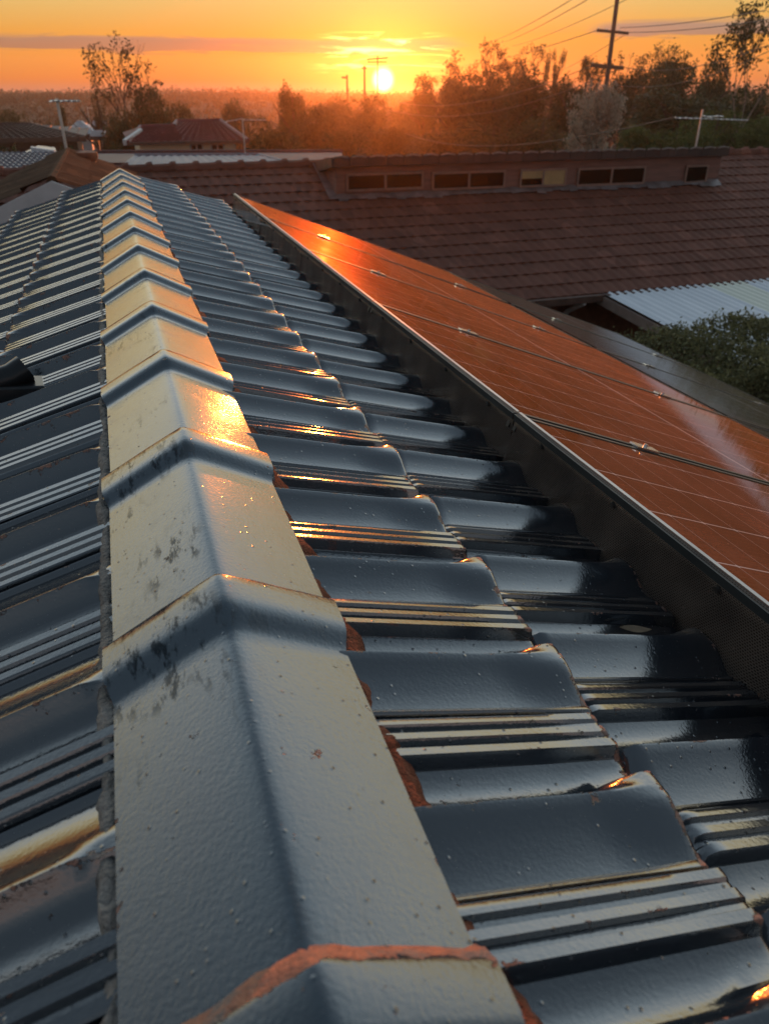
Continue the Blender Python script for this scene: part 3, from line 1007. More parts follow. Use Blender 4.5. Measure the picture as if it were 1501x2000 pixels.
for (xa, xb, ya, yb, npn, kind) in wins:
    a, b = at(xa, (ya + yb) / 2, CY), at(xb, (ya + yb) / 2, CY)
    zc = (at((xa + xb) / 2, ya, CY).z, at((xa + xb) / 2, yb, CY).z)
    xl, xr, zt_, zb_ = a.x, b.x, zc[0], zc[1]
    mb = MB()
    fwid = .035
    mb.box((xl, CY - .05, zt_ - fwid), (xr, CY - .003, zt_))
    mb.box((xl, CY - .06, zb_), (xr, CY - .003, zb_ + fwid))
    mb.box((xl, CY - .05, zb_ + fwid), (xl + fwid, CY - .003, zt_ - fwid))
    mb.box((xr - fwid, CY - .05, zb_ + fwid), (xr, CY - .003, zt_ - fwid))
    if npn == 2:
        xm = (xl + xr) / 2
        mb.box((xm - .02, CY - .045, zb_ + fwid), (xm + .02, CY - .003, zt_ - fwid))
    f = under(nb, mb.build('window', M['window_frame']))
    mb = MB()
    mb.box((xl + fwid, CY - .03, zb_ + fwid), (xr - fwid, CY - .006, zt_ - fwid))
    p = mb.build('pane', M['window_glass'], f)
    if kind:
        mb = MB()
        xm = (xl + xr) / 2
        mb.box((xm + .02, CY - .034, zb_ + fwid), (xr - fwid, CY - .0302, zt_ - fwid))
        mb.box((xl + fwid, CY - .034, zt_ - fwid - .13), (xm - .02, CY - .0302, zt_ - fwid))
        p = mb.build('blind', M['window_blind'], f)
mb = MB()
fl = Vector((0, RY - EY, RZ - EZ)).normalized()
def on_roof(x, y, dz=0.0):
    return Vector((x, y, EZ + (y - EY) * (RZ - EZ) / (RY - EY) + dz))
for k in range(46):
    x = cx0 + (cx1 - cx0) * k / 46
    w = (cx1 - cx0) / 46
    a = 0.10 + 0.09 * random.random()
    mb.quad(on_roof(x, CY - a, .055), on_roof(x + w, CY - a * (0.8 + .4 * random.random()), .055), on_roof(x + w, CY + .05, .10), on_roof(x, CY + .05, .10))
mb.quad(on_roof(cx0 - .16, CY - .12, .07), on_roof(cx0 + .02, CY - .12, .07), on_roof(cx0 + .02, RY, .09), on_roof(cx0 - .13, RY, .09))
under(nb, mb.build('flashing', plain('lead_flashing', (0.22, 0.19, 0.18), 0.5, 0.3, 0.5, 4)))

# ------------------------------------------------------------------ white corrugated patio roof
pt = thing('patio_cover', 'white corrugated patio cover joined to the brown house eave behind the hedge', 'patio cover', (7.08, 10.40, -2.40))
n = 300
s = np.linspace(0, 9.0, n)
rows = []
for y, z in ((0, 0), (-1.6, -.10), (-3.3, -.20)):
    rows.append(np.stack([s, np.full(n, y), z + .018 * np.cos(s * 2 * math.pi / .150)], -1))
link('sheeting', grid_mesh('sheeting', np.stack(rows), 70), M['corrugated'], pt)
mb = MB()
mb.hexa([(-.03, -3.3, -.37), (.015, -3.3, -.37), (.015, 0, -.17), (-.03, 0, -.17), (-.03, -3.3, -.225), (.015, -3.3, -.225), (.015, 0, -.025), (-.03, 0, -.025)])
mb.box((.02, -.08, -.17), (9, -.03, -.03))
mb.hexa([(.02, -3.3, -.37), (9, -3.3, -.37), (9, -3.25, -.37), (.02, -3.25, -.37), (.02, -3.3, -.23), (9, -3.3, -.23), (9, -3.25, -.23), (.02, -3.25, -.23)])
mb.build('beam', plain('pale_brown_beam', (0.30, 0.22, 0.18), 0.6), pt)
for x in (0.05, 3.0, 6.0, 8.9):
    mb = MB()
    mb.box((x, -3.24, -2.2), (x + .09, -3.15, -.37))
    mb.build('post', M['timber'], pt)

# ------------------------------------------------------------------ foliage builders
def leaves_mesh(name, centres, per, spread, size, seed, shade=None, flat=0.0):
    """many leaf-sized quads around clump centres"""
    g = np.random.default_rng(seed)
    C_ = np.repeat(np.asarray(centres, float), per, axis=0)
    n = len(C_)
    Pn = C_ + g.normal(0, 1, (n, 3)) * spread
    a = g.normal(0, 1, (n, 3)); a /= np.linalg.norm(a, axis=1, keepdims=True)
    b = g.normal(0, 1, (n, 3))
    if flat:
        b[:, 2] *= (1 - flat)
    b -= a * np.sum(a * b, 1, keepdims=True)
    b /= np.maximum(np.linalg.norm(b, axis=1, keepdims=True), 1e-6)
    sz = size * g.uniform(0.55, 1.35, (n, 1))
    w = sz * 0.42
    V = np.stack([Pn - a * sz, Pn + b * w, Pn + a * sz, Pn - b * w], 1).reshape(-1, 3)
    me = bpy.data.meshes.new(name)
    me.from_pydata(V.tolist(), [], np.arange(n * 4).reshape(-1, 4).tolist())
    me.update()
    base = np.repeat(g.uniform(0, 1, len(centres)), per) if shade is None else np.repeat(shade, per)
    sh = np.clip(base * 0.6 + g.uniform(0, 0.4, n), 0, 1)
    at_ = me.attributes.new('shade', 'FLOAT', 'FACE')
    at_.data.foreach_set('value', sh.astype(np.float32))
    return me

def crown_variant(seed, kind):
    """unit crown: width 1, height 1, base at z=0"""
    g = np.random.default_rng(seed)
    pts = []
    if kind == 'dense':
        lobes = [(g.uniform(-.24, .24), g.uniform(-.24, .24), g.uniform(.25, .80), g.uniform(.16, .30)) for _ in range(16)]
        n = 46
    elif kind == 'bush':
        lobes = [(g.uniform(-.3, .3), g.uniform(-.3, .3), g.uniform(.2, .72), g.uniform(.17, .28)) for _ in range(14)]
        n = 46
    elif kind == 'cone':
        lobes = [(g.uniform(-.3, .3) * (1 - z), g.uniform(-.3, .3) * (1 - z), z, .06 + .2 * (1 - z)) for z in np.linspace(.05, .97, 18)]
        n = 34
    else:   # airy: separate tufts with sky between
        lobes = [(g.uniform(-.38, .38), g.uniform(-.38, .38), g.uniform(.12, .93), g.uniform(.06, .13)) for _ in range(30)]
        n = 20
    for (x, y, z, r) in lobes:
        d = g.normal(0, 1, (n, 3)); d /= np.linalg.norm(d, axis=1, keepdims=True)
        rr = r * g.uniform(.45, 1.0, (n, 1)) ** 0.5
        pts.append(np.array([x, y, z]) + d * rr * np.array([1, 1, .85]))
    return leaves_mesh('crown', np.concatenate(pts), 14 if kind != 'airy' else 12, .028, .021 if kind != 'airy' else .016, seed + 1)

def trunk_variant(seed):
    g = np.random.default_rng(seed)
    mb = MB()
    mb.tube([(0, 0, 0), (.01, .01, .3), (-.01, .0, .62), (.0, .01, .92)], [.035, .028, .018, .006], 7)
    for k in range(9):
        a = g.uniform(0, 6.28); z = g.uniform(.25, .7); L_ = g.uniform(.2, .38)
        p0 = Vector((0, 0, z)); p2 = p0 + Vector((math.cos(a) * L_, math.sin(a) * L_, L_ * .75))
        mb.tube([p0, p0.lerp(p2, .5) + Vector((0, 0, -.02)), p2], [.014, .009, .003], 5)
    return mb.mesh('trunk', 50)
CROWNS = {k: [crown_variant(500 + 17 * i + 101 * q, k) for i in range(3)] for q, k in enumerate(('dense', 'bush', 'cone', 'airy'))}
TRUNKS = [trunk_variant(900 + i) for i in range(2)]
CROWN_MATS = {}
def crown_for(kind, i, leaf):
    key = (kind, i, leaf)
    if key not in CROWN_MATS:
        me = CROWNS[kind][i].copy()
        me.materials.clear()
        me.materials.append(M[leaf])
        CROWN_MATS[key] = me
    return CROWN_MATS[key]
def tree(name, px, py, wpx, Y, kind, leaf, label, cat='tree', group=None, low=0.25, count=[0]):
    i = count[0]; count[0] += 1
    top = at(px, py, Y)
    z0 = gz(top.x, top.y)
    h = max(1.0, top.z - z0)
    w = wpx / F * depth(top)
    t = thing(name, label, cat, (top.x, top.y, z0), random.uniform(0, 6.28), group)
    c = link('crown', crown_for(kind, i % 3, leaf), None, t, (0, 0, h * low))
    c.scale = (w, w, h * (1 - low))
    tr = link('trunk', TRUNKS[i % 2], M['bark'], t)
    tr.scale = (h * .8, h * .8, h * .95)
    return t

# ------------------------------------------------------------------ hedge between the gardens
g = np.random.default_rng(77)
hx0, hx1, hy0, hy1 = 4.48, 11.5, 5.7, 7.5
pts = []
shade = []
n = 10000
x = g.uniform(hx0, hx1, n); y = g.uniform(hy0, hy1, n)
topz = -2.13 + 0.06 * np.sin(x * 2.1) + 0.05 * np.sin(x * 5.3 + y * 2) - 0.12 * sstep(hx0 + .5, hx0, x)
topz = topz + 0.12 * sstep(7.0, 8.5, x)
kind = g.uniform(0, 1, n)
z = np.where(kind < .50, topz - g.exponential(.07, n), g.uniform(-4.3, -2.0, n))
front = kind > .62
y = np.where(front, hy0 + g.exponential(.08, n), y)
z = np.minimum(z, topz)
sp = g.uniform(0, 1, n) < .045
z = np.where(sp, topz + g.uniform(0, .10, n), z)
me = leaves_mesh('hedge', np.stack([x, y, z], -1), 9, .040, .028, 78)
hedge = thing('hedge', 'dense clipped garden hedge with upright shoots below the white patio cover', 'hedge', (8, 6.6, -4.6))
under(hedge, link('foliage', me, M['leaf_hedge']))
mb = MB()
for k in range(14):
    xx = hx0 + .3 + k * .5
    mb.tube([(xx, 6.5, -4.6), (xx + .05, 6.5, -3.4), (xx, 6.45, -2.5)], [.05, .035, .015], 6)
    mb.tube([(xx, 6.5, -3.9), (xx + .2, 6.3, -3.1), (xx + .25, 6.1, -2.5)], [.03, .02, .01], 5)
under(hedge, mb.build('stems', M['bark']))

# ------------------------------------------------------------------ house on the left with white barge boards
lh = thing('gable_house', 'old brown tiled gable house with white barge boards at the left', 'house', (-0.66, 9.0, -4.6))
ap = at(101, 350, 9.0)
be = at(134, 291, 13.6)
tanp = 0.42
def gable_roof_plane(side, mat, y0, y1, run, parent):
    eave = Vector((ap.x + side * run, y0, ap.z - run * tanp))
    up_ = Vector((-side * run, 0, run * tanp))
    if side < 0:
        Pm = tiled_plane((eave.x, y1, eave.z), (0, -1, 0), up_, y1 - y0, up_.length, .21, .33, .03, .025)
    else:
        Pm = tiled_plane((eave.x, y0, eave.z), (0, 1, 0), up_, y1 - y0, up_.length, .21, .33, .03, .025)
    return under(parent, link('roof', grid_mesh('roof', Pm, 45, flip=True), mat))
gable_roof_plane(-1, M['old_brown'], 9.0, 13.6, 4.2, lh)
gable_roof_plane(1, M['sunlit_old_tiles'], 9.0, 13.6, 0.95, lh)
mb = MB()
q = at(174, 322, 12.8)
mb.tube([q, q + Vector((0, 0, .05)), q + Vector((0, 0, .10)), q + Vector((0, 0, .17)), q + Vector((0, 0, .19))], [.12, .11, .15, .15, .06], 14)
under(lh, mb.build('roof_ventilator', M['terracotta'], smooth=40))
mb = MB()
mb.tube([Vector((ap.x, 9.0, ap.z - .02)), Vector((ap.x, 13.6, ap.z - .02))], .055, 8)
under(lh, mb.build('ridge_capping', M['old_brown'], smooth=40))
mb = MB()
for s_, run in ((-1, 4.2), (1, 0.95)):
    a = Vector((ap.x, 8.93, ap.z - .06)); b = a + Vector((s_ * run, 0, -run * tanp))
    mb.hexa([a + Vector((0, -.02, -.14)), b + Vector((0, -.02, -.14)), b + Vector((0, .02, -.14)), a + Vector((0, .02, -.14)),
             a + Vector((0, -.02, .05)), b + Vector((0, -.02, .05)), b + Vector((0, .02, .05)), a + Vector((0, .02, .05))])
under(lh, mb.build('barge_board', M['white_paint']))
mb = MB()
mb.poly([(ap.x - 4, 9.2, ap.z - 4 * tanp - .1), (ap.x - 4, 9.2, -4.6), (ap.x + 1.0, 9.2, -4.6), (ap.x + 1.0, 9.2, ap.z - tanp - .1), (ap.x, 9.2, ap.z - .1)][::-1])
mb.box((ap.x - 4, 9.21, -4.6), (ap.x + 1.0, 13.4, ap.z - 4 * tanp - .1))
under(lh, mb.build('wall', M['brick']))

# ------------------------------------------------------------------ roofs and houses further off
def simple_house(name, label, cat, base_y, roofs, walls, loc):
    t = thing(name, label, cat, loc)
    return t
# grey low roof peeping over the neighbour's ridge
t = thing('grey_roofed_house', 'low pale grey tiled roof just above the dark ridge, left of the clerestory', 'house', (3, 22, -5.0))
a, b = at(262, 304.5, 22.0), at(505, 303.5, 22.0)
e0, e1 = at(225, 334, 19.5), at(604, 329, 19.0)
Pm = []
for k in range(7):
    q = k / 6
    L0, L1 = e0.lerp(a, q), e1.lerp(b, q)
    for dz in (.02, .0):
        Pm.append([tuple(L0.lerp(L1, s_ / 80) + Vector((0, 0, dz + .012 * math.sin(s_ * 1.3)))) for s_ in range(81)])
under(t, link('roof', grid_mesh('roof', np.array(Pm), 40, flip=True), M['grey_tiles']))
mb = MB()
mb.tube([a, b], .06, 8)
mb.tube([b, e1], .06, 8)
under(t, mb.build('ridge_capping', M['grey_tiles']))
mb = MB()
mb.hexa([(e0.x, e0.y + .3, -5), (e1.x - .3, e1.y + .4, -5), (b.x, b.y, -5), (a.x, a.y, -5), (e0.x, e0.y + .3, e0.z - .08), (e1.x - .3, e1.y + .4, e1.z - .08), (b.x, b.y, b.z - .12), (a.x, a.y, a.z - .12)])
under(t, mb.build('wall', M['brick']))
# dark maroon roof line behind it
t = thing('dark_roofed_house', 'dark maroon roof line running behind the pale grey roof', 'house', (5, 27, -5.2))
a, b = at(150, 299, 28), at(668, 297, 28)
e0, e1 = at(140, 318, 24.5), at(668, 316, 24.5)
mb = MB()
mb.hexa([e0 + Vector((0, 0, -.12)), e1 + Vector((0, 0, -.12)), b + Vector((0, 0, -.12)), a + Vector((0, 0, -.12)), e0, e1, b, a])
under(t, mb.build('roof', M['dark_maroon']))
mb = MB()
mb.hexa([(e0.x + .3, e0.y + .3, -5.2), (e1.x - .3, e1.y + .3, -5.2), (b.x, b.y, -5.2), (a.x, a.y, -5.2), e0 + Vector((.3, .3, -.13)), e1 + Vector((-.3, .3, -.13)), b + Vector((0, 0, -.13)), a + Vector((0, 0, -.13))])
under(t, mb.build('wall', M['brick']))
mb = MB()
mb.tube([a, b], .09, 8)
under(t, mb.build('ridge_capping', M['dark_maroon']))
# blue grey tiled roof at the far left
t = thing('blue_roofed_house', 'blue grey tiled roof at the left edge behind the brown gable', 'house', (-4, 21, -5.2))
a, b = at(-220, 303, 22), at(118, 302, 22)
e0, e1 = at(-330, 372, 17.5), at(60, 370, 17.5)
ww = (b - a).length
Pm = []
for k in range(15):
    q = k / 14
    L0, L1 = e0.lerp(a, q), e1.lerp(b, q)
    for q2, dz in ((0, .0), (0, .05)):
        Pm.append([tuple(L0.lerp(L1, s_ / 150) + Vector((0, 0, dz + .03 * abs(math.sin(s_ * math.pi / 5))))) for s_ in range(151)])
under(t, link('roof', grid_mesh('roof', np.array(Pm), 40, flip=True), M['blue_grey']))
mb = MB()
mb.hexa([(e0.x + .3, e0.y + .3, -5.2), (e1.x - .3, e1.y + .3, -5.2), (b.x - .3, b.y, -5.2), (a.x, a.y, -5.2), e0 + Vector((.3, .3, -.13)), e1 + Vector((-.3, .3, -.13)), b + Vector((-.3, 0, -.13)), a + Vector((0, 0, -.13))])
under(t, mb.build('wall', M['brick']))
mb = MB()
r0, r1, r2 = at(40, 302, 24), at(75, 284, 27), at(112, 302, 24)
mb.poly([r0, at(22, 309, 22.2), at(128, 309, 22.2), r2, at(108, 288, 27), r1])
o = under(t, mb.build('roof_skillion', M['blue_grey']))
sm = o.modifiers.new('solid', 'SOLIDIFY'); sm.thickness = .08; sm.offset = -1
mb = MB()
c0 = at(80, 291, 25)
mb.hexa([c0 + Vector((-.25, -.15, -.06)), c0 + Vector((.35, -.15, -.16)), c0 + Vector((.35, .3, -.16)), c0 + Vector((-.25, .3, -.06)),
         c0 + Vector((-.25, -.15, .06)), c0 + Vector((.35, -.15, -.04)), c0 + Vector((.35, .3, -.04)), c0 + Vector((-.25, .3, .06))])
under(t, mb.build('skylight', M['white_paint']))

# maroon roofed cream house
HY = 38.0
t = thing('cream_house', 'cream walled house with a hipped maroon tiled roof beyond the grey roof', 'house', (3, HY, -6.0))
eL, eR = at(250, 277, HY), at(484, 277, HY)
ez = (eL.z + eR.z) / 2
rL, rR = at(345, 237, HY + 4), at(430, 236, HY + 4)
l1, l2 = at(275, 248, HY + 3), at(340, 246, HY + 3)
def tile_face(pts4, name, mat, parent, rows_=16):
    p0, p1, p2, p3 = [Vector(p) for p in pts4]      # eave left, eave right, top right, top left
    Pm = []
    for k in range(rows_ + 1):
        q = k / rows_
        A_, B_ = p0.lerp(p3, q), p1.lerp(p2, q)
        for dz in (0.0, .05):
            Pm.append([tuple(A_.lerp(B_, s_ / 60) + Vector((0, 0, dz + .012 * math.sin(s_ * 1.6)))) for s_ in range(61)])
    return under(parent, link(name, grid_mesh(name, np.array(Pm), 40, flip=True), mat))
eL.z = eR.z = ez
tile_face((eL, eR, rR, rL), 'roof', M['maroon'], t)
tile_face((eL + Vector((0, .02, .01)), eL.lerp(eR, .45) + Vector((0, .3, .10)), l2, l1), 'roof', M['maroon'], t)
backR = Vector((eR.x - 1.0, HY + 9, ez)); backL = Vector((eL.x, HY + 9, ez))
tile_face((eR, backR, rR + Vector((.02, .05, 0)), rR), 'roof', M['maroon'], t)
tile_face((backL, eL, l1, l1 + Vector((.02, .05, 0))), 'roof', M['maroon'], t)
mb = MB()
mb.tube([rL, rR], .12, 6); mb.tube([rR, eR], .11, 6); mb.tube([l1, l2], .12, 6); mb.tube([l1, eL], .11, 6); mb.tube([l2, rL], .11, 6)
under(t, mb.build('ridge_capping', M['maroon'], smooth=40))
mb = MB()
mb.box((eL.x + .5, HY + .5, -7.5), (eR.x - .5, HY + 8.5, ez - .05))
under(t, mb.build('wall', M['cream']))
mb = MB()
mb.box((eL.x - .02, HY - .12, ez - .10), (eR.x + .02, HY + .02, ez + .03))
under(t, mb.build('gutter', M['timber']))
mb = MB()
mb.bar(eL + Vector((-.15, -.05, .02)), at(276, 256, HY + 2), .14, .22)
under(t, mb.build('barge_board', M['white_paint']))
for xa, xb in ((371, 397), (411, 438)):
    a, b = at(xa, 287, HY + .5), at(xb, 287, HY + .5)
    zt_, zb_ = at(xa, 280, HY + .5).z, at(xa, 294.5, HY + .5).z
    mb = MB()
    mb.box((a.x, HY + .43, zb_), (b.x, HY + .49, zb_ + .06)); mb.box((a.x, HY + .43, zt_ - .06), (b.x, HY + .49, zt_))
    for xx in (a.x, (a.x + b.x) / 2 - .03, b.x - .06):
        mb.box((xx, HY + .43, zb_ + .06), (xx + .06, HY + .49, zt_ - .06))
    f = under(t, mb.build('window', M['white_paint']))
    mb = MB()
    mb.box((a.x + .06, HY + .45, zb_ + .06), (b.x - .06, HY + .48, zt_ - .06))
    p = mb.build('pane', M['window_glass'], f)

# dark roofed house far left, pale blue and white houses beyond
def hip_house(name, label, el, er, rl, rr, Y, D, mat, wallmat):
    t = thing(name, label, 'house', (0, Y, -8))
    A_, B_ = at(*el, Y), at(*er, Y)
    ez_ = (A_.z + B_.z) / 2; A_.z = B_.z = ez_
    C0, C1 = at(*rl, Y + D), at(*rr, Y + D)
    tile_face((A_, B_, C1, C0), 'roof', mat, t, 12)
    bB, bA = Vector((B_.x, Y + 2 * D, ez_)), Vector((A_.x, Y + 2 * D, ez_))
    tile_face((B_, bB, C1 + Vector((0, .05, 0)), C1), 'roof', mat, t, 6)
    tile_face((bA, A_, C0, C0 + Vector((0, .05, 0))), 'roof', mat, t, 6)
    mb = MB(); mb.tube([C0, C1], .12, 6); mb.tube([C1, B_], .1, 6)
    under(t, mb.build('ridge_capping', mat))
    mb = MB(); mb.box((A_.x + .5, Y + .5, -12), (B_.x - .5, Y + 2 * D - .5, ez_ - .05))
    under(t, mb.build('wall', wallmat))
    mb = MB(); mb.box((A_.x, Y - .12, ez_ - .2), (B_.x, Y - .01, ez_ + .02))
    under(t, mb.build('gutter', M['timber']))
    return t
hip_house('dark_brown_house', 'dark brown hipped roof house at the far left below the woods', (-90, 272), (168, 268), (-60, 243), (62, 243), 46, 5, M['dark_tiles'], M['timber'])
hip_house('pale_blue_house', 'pale blue roofed house among trees left of the tall gum', (128, 263), (190, 262), (150, 238), (160, 238), 66, 5, M['pale_blue'], M['white_paint'])
hip_house('white_house', 'small white gable house tucked under the tall gum', (178, 262), (212, 262), (182, 238), (208, 238), 74, 4, M['pale_blue'], M['white_paint'])
sh = hip_house('garden_shed', 'small white shed in front of the pale blue house', (176, 268), (206, 266), (180, 258), (206, 257), 58, 2, M['white_paint'], M['white_paint'])

# ------------------------------------------------------------------ aerials
def aerial(label, foot, top, Y, booms, mat='galv', elements=8):
    a = at(*foot, Y)
    b = at(*top, Y)
    b = Vector((a.x, a.y, b.z))
    t = thing('tv_aerial', label, 'aerial', a, 0, 'television aerials on roofs')
    mb = MB(); mb.tube([(0, 0, -.2), (0, 0, b.z - a.z)], .022, 8)
    mb.build('mast', M[mat], t)
    for (p, q, ne, el) in booms:
        P_, Q_ = at(*p, Y) - a, at(*q, Y) - a
        P_.y = Q_.y = 0
        Q_.y = -0.25
        mb = MB(); mb.tube([P_, Q_], .016, 6)
        mb.build('boom', M[mat], t)
        mb = MB()
        for k in range(ne):
            c = P_.lerp(Q_, (k + .5) / ne)
            L_ = el * (1 - .5 * k / ne)
            d = Vector((0.25, .95, 0.05)) if k % 2 == 0 else Vector((0.25, .95, -0.02))
            mb.tube([c - d * L_, c + d * L_], .010, 5)
        mb.build('elements', M[mat], t)
    return t
aerial('white television aerial on the clerestory roof at the right', (1357, 290), (1369, 214), 14.9, [((1318, 230), (1444, 234), 14, .17), ((1374, 228), (1395, 226), 3, .25)])
aerial('television aerial on the sunlit orange slope of the left gable house', (130, 291), (121, 192), 13.5, [((98, 197), (158, 197), 6, .16)])
aerial('television aerial mast in front of the maroon roofed house', (479, 302), (470, 234), 27.5, [((440, 238), (472, 231), 4, .25), ((472, 234), (517, 234), 6, .25)])
aerial('thin distant aerial mast left of the tall gum', (180, 262), (176, 208), 60, [((172, 211), (181, 211), 2, .3)])

# ------------------------------------------------------------------ power poles and wires
def power_pole(label, foot, Y, toppx, arms, rad, lean=0.0):
    a = at(*foot, Y)
    z0 = gz(a.x, a.y)
    b = at(*toppx, Y)
    t = thing('power_pole', label, 'power pole', (a.x, Y, z0), 0, 'power poles')
    mb = MB(); mb.tube([(0, 0, -.3), (b.x - a.x, 0, b.z - z0)], [rad, rad * .75], 10)
    mb.build('pole', M['pole'], t)
    ends = []
    for (l, r, th) in arms:
        L_, R_ = at(*l, Y), at(*r, Y)
        o_ = Vector((a.x, Y, z0))
        mb = MB()
        mb.bar(L_ - o_, R_ - o_, th, th * 1.2)
        mb.build('cross_arm', M['pole'], t)
        mb = MB()
        for q in (.04, .3, .7, .96):
            c = L_.lerp(R_, q) - o_
            mb.tube([c, c + Vector((0, 0, .10)), c + Vector((0, 0, .16))], [.03, .04, .015], 6)
        mb.build('insulators', M['white_paint'], t)
        ends.append((L_, R_))
    return ends
PY = 46.0
arms = power_pole('tall leaning power pole with two cross arms above the silver bush', (1180, 190), PY, (1212, -60),
                  [((1165, 59), (1226, 65), .12), ((1154, 127), (1216, 133), .17)], .16)
power_pole('distant power pole with two cross arms right against the setting sun', (737, 190), 152, (737, 108), [((716, 116), (757, 113), .16), ((718, 121), (755, 121), .14)], .15)
power_pole('plain distant power pole between the short pole and the crossed pole', (711, 190), 150, (711.5, 128), [((706, 133), (716, 133), .2)], .26)
power_pole('short distant power pole, left of the setting sun and the taller pole', (677, 200), 150, (677.5, 146), [((667, 151), (677, 152), .25)], .24)
def wire(label, a, b, sag, r=.016):
    a, b = Vector(a), Vector(b)
    mb = MB()
    n = 24
    pts = [a.lerp(b, k / n) + Vector((0, 0, -sag * 4 * (k / n) * (1 - k / n))) for k in range(n + 1)]
    mb.tube(pts, r, 5)
    o = mb.build('power_line', M['wire'], smooth=60)
    tag(o, label, 'power line', 'overhead power lines')
far = at(716, 118, 150); far2 = at(757, 116, 150)
W1 = [(arms[0][0], at(950, 86, 90)), (arms[0][1], at(965, 90, 92))]
wire('overhead wire from the left end of the upper cross arm towards the sun', at(1166, 59, PY), at(905, 128, 110), .3, .022)
wire('overhead wire from the right end of the upper cross arm down leftwards', at(1225, 64, PY), at(1060, 150, 100), .3, .022)
wire('high overhead wire crossing the top edge left of the tall pole', at(1145, 0, 30), at(975, 84, 100), .2, .02)
wire('second high overhead wire crossing the top edge left of the tall pole', at(1130, -10, 30), at(960, 80, 100), .2, .02)
wire('overhead wire passing just behind the pole top', at(1260, -20, 40), at(1000, 90, 100), .3, .02)
wire('upper overhead wire running right of the pole to the right edge', at(1210, 54, PY), at(1495, 20, 30), .12, .018)
wire('second overhead wire running right of the pole to the right edge', at(1225, 63, PY), at(1500, 38, 30), .12, .018)
wire('lowest slack wire crossing in front of the silver bush', at(1320, 228, 15.5), at(790, 260, 42), .6, .012)
wire('long pale wire sagging across the dark trees at mid height', at(1216, 131, PY), at(760, 215, 75), 1.4, .025)
wire('second pale wire sagging across the dark trees below the first', at(1156, 128, PY), at(780, 200, 80), 1.0, .025)
wire('right hand wire from the lower cross arm to the right edge', at(1216, 131, PY), at(1500, 88, 32), .5, .018)
wire('wire from the lower cross arm rising through the right trees', at(1200, 165, PY), at(1500, 100, 32), .6, .018)

# ------------------------------------------------------------------ trees
def gum(label, px, py, wpx, Y, seed, leaf='leaf_gum', dens=1.0, splits=5, bark='bark', levels=4):
    g_ = random.Random(seed)
    top = at(px, py, Y)
    z0 = gz(top.x, top.y)
    H = top.z - z0
    W = wpx / F * depth(top)
    t = thing('gum_tree', label, 'tree', (top.x, top.y, z0))
    mb = MB()
    tips = []
    def grow(p, d, L_, r, lev):
        q = p + d * L_
        mid_ = p.lerp(q, .5) + Vector((g_.gauss(0, .05), g_.gauss(0, .05), g_.gauss(0, .03))) * L_
        mb.tube([p, mid_, q], [r, r * .82, r * .66], 6 if lev < 2 else 4, caps=False)
        if lev >= levels:
            tips.append(q); return
        if lev >= 2:
            tips.append(mid_)
        for k in range(g_.choice((2, 3, 3)) if lev < 3 else 2):
            a = Vector((g_.gauss(0, 1), g_.gauss(0, 1), g_.gauss(.55, .5)))
            nd = (d * 1.15 + a.normalized() * (.85 if lev < 3 else 1.0)).normalized()
            grow(q, nd, L_ * g_.uniform(.62, .86), r * .62, lev + 1)
    grow(Vector((0, 0, 0)), Vector((.02, 0, 1)), H * .34, H * .018, 0)
    sx = max(abs(v.x) for v in tips) or 1
    zt_ = max(v.z for v in tips)
    fx, fz = (W / 2) / sx, H / zt_ * .97
    mb.v = [(x_ * fx, y_ * fx, z_ * fz) for (x_, y_, z_) in mb.v]
    mb.build('trunk', M[bark], t, smooth=60)
    tips = np.array([(v.x * fx, v.y * fx, v.z * fz) for v in tips])
    gg = np.random.default_rng(seed)
    keep = tips[gg.uniform(0, 1, len(tips)) < dens]
    me = leaves_mesh('crown', keep, 16, H * .018, H * .0115, seed + 3)
    link('crown', me, M[leaf], t)
    return t
gum('tall sparse gum tree standing against the sky at the left', 240, 58, 165, 62, 11, 'leaf_gum', .32, levels=5)
gum('tall gum tree at the right edge with feathery leaf clumps', 1500, -30, 190, 40, 23, 'leaf_dark', .95, bark='pale_bark', levels=5)
gum('airy gum crown rising behind trees right of the tall pole', 1285, 78, 100, 70, 31, 'leaf_dark', .9)
gum('airy twin gum crown on the skyline, right of the sun', 1030, 80, 120, 85, 37, 'leaf_gum', .9)
gum('thin upright gum on the skyline left of the twin crown', 962, 76, 60, 90, 41, 'leaf_gum', .9)
gum('ragged gum on the skyline nearest the sun at its right', 872, 96, 70, 95, 43, 'leaf_gum', .9)
gum('low airy gum behind the foot of the tall power pole', 1195, 102, 80, 72, 47, 'leaf_dark', .9)

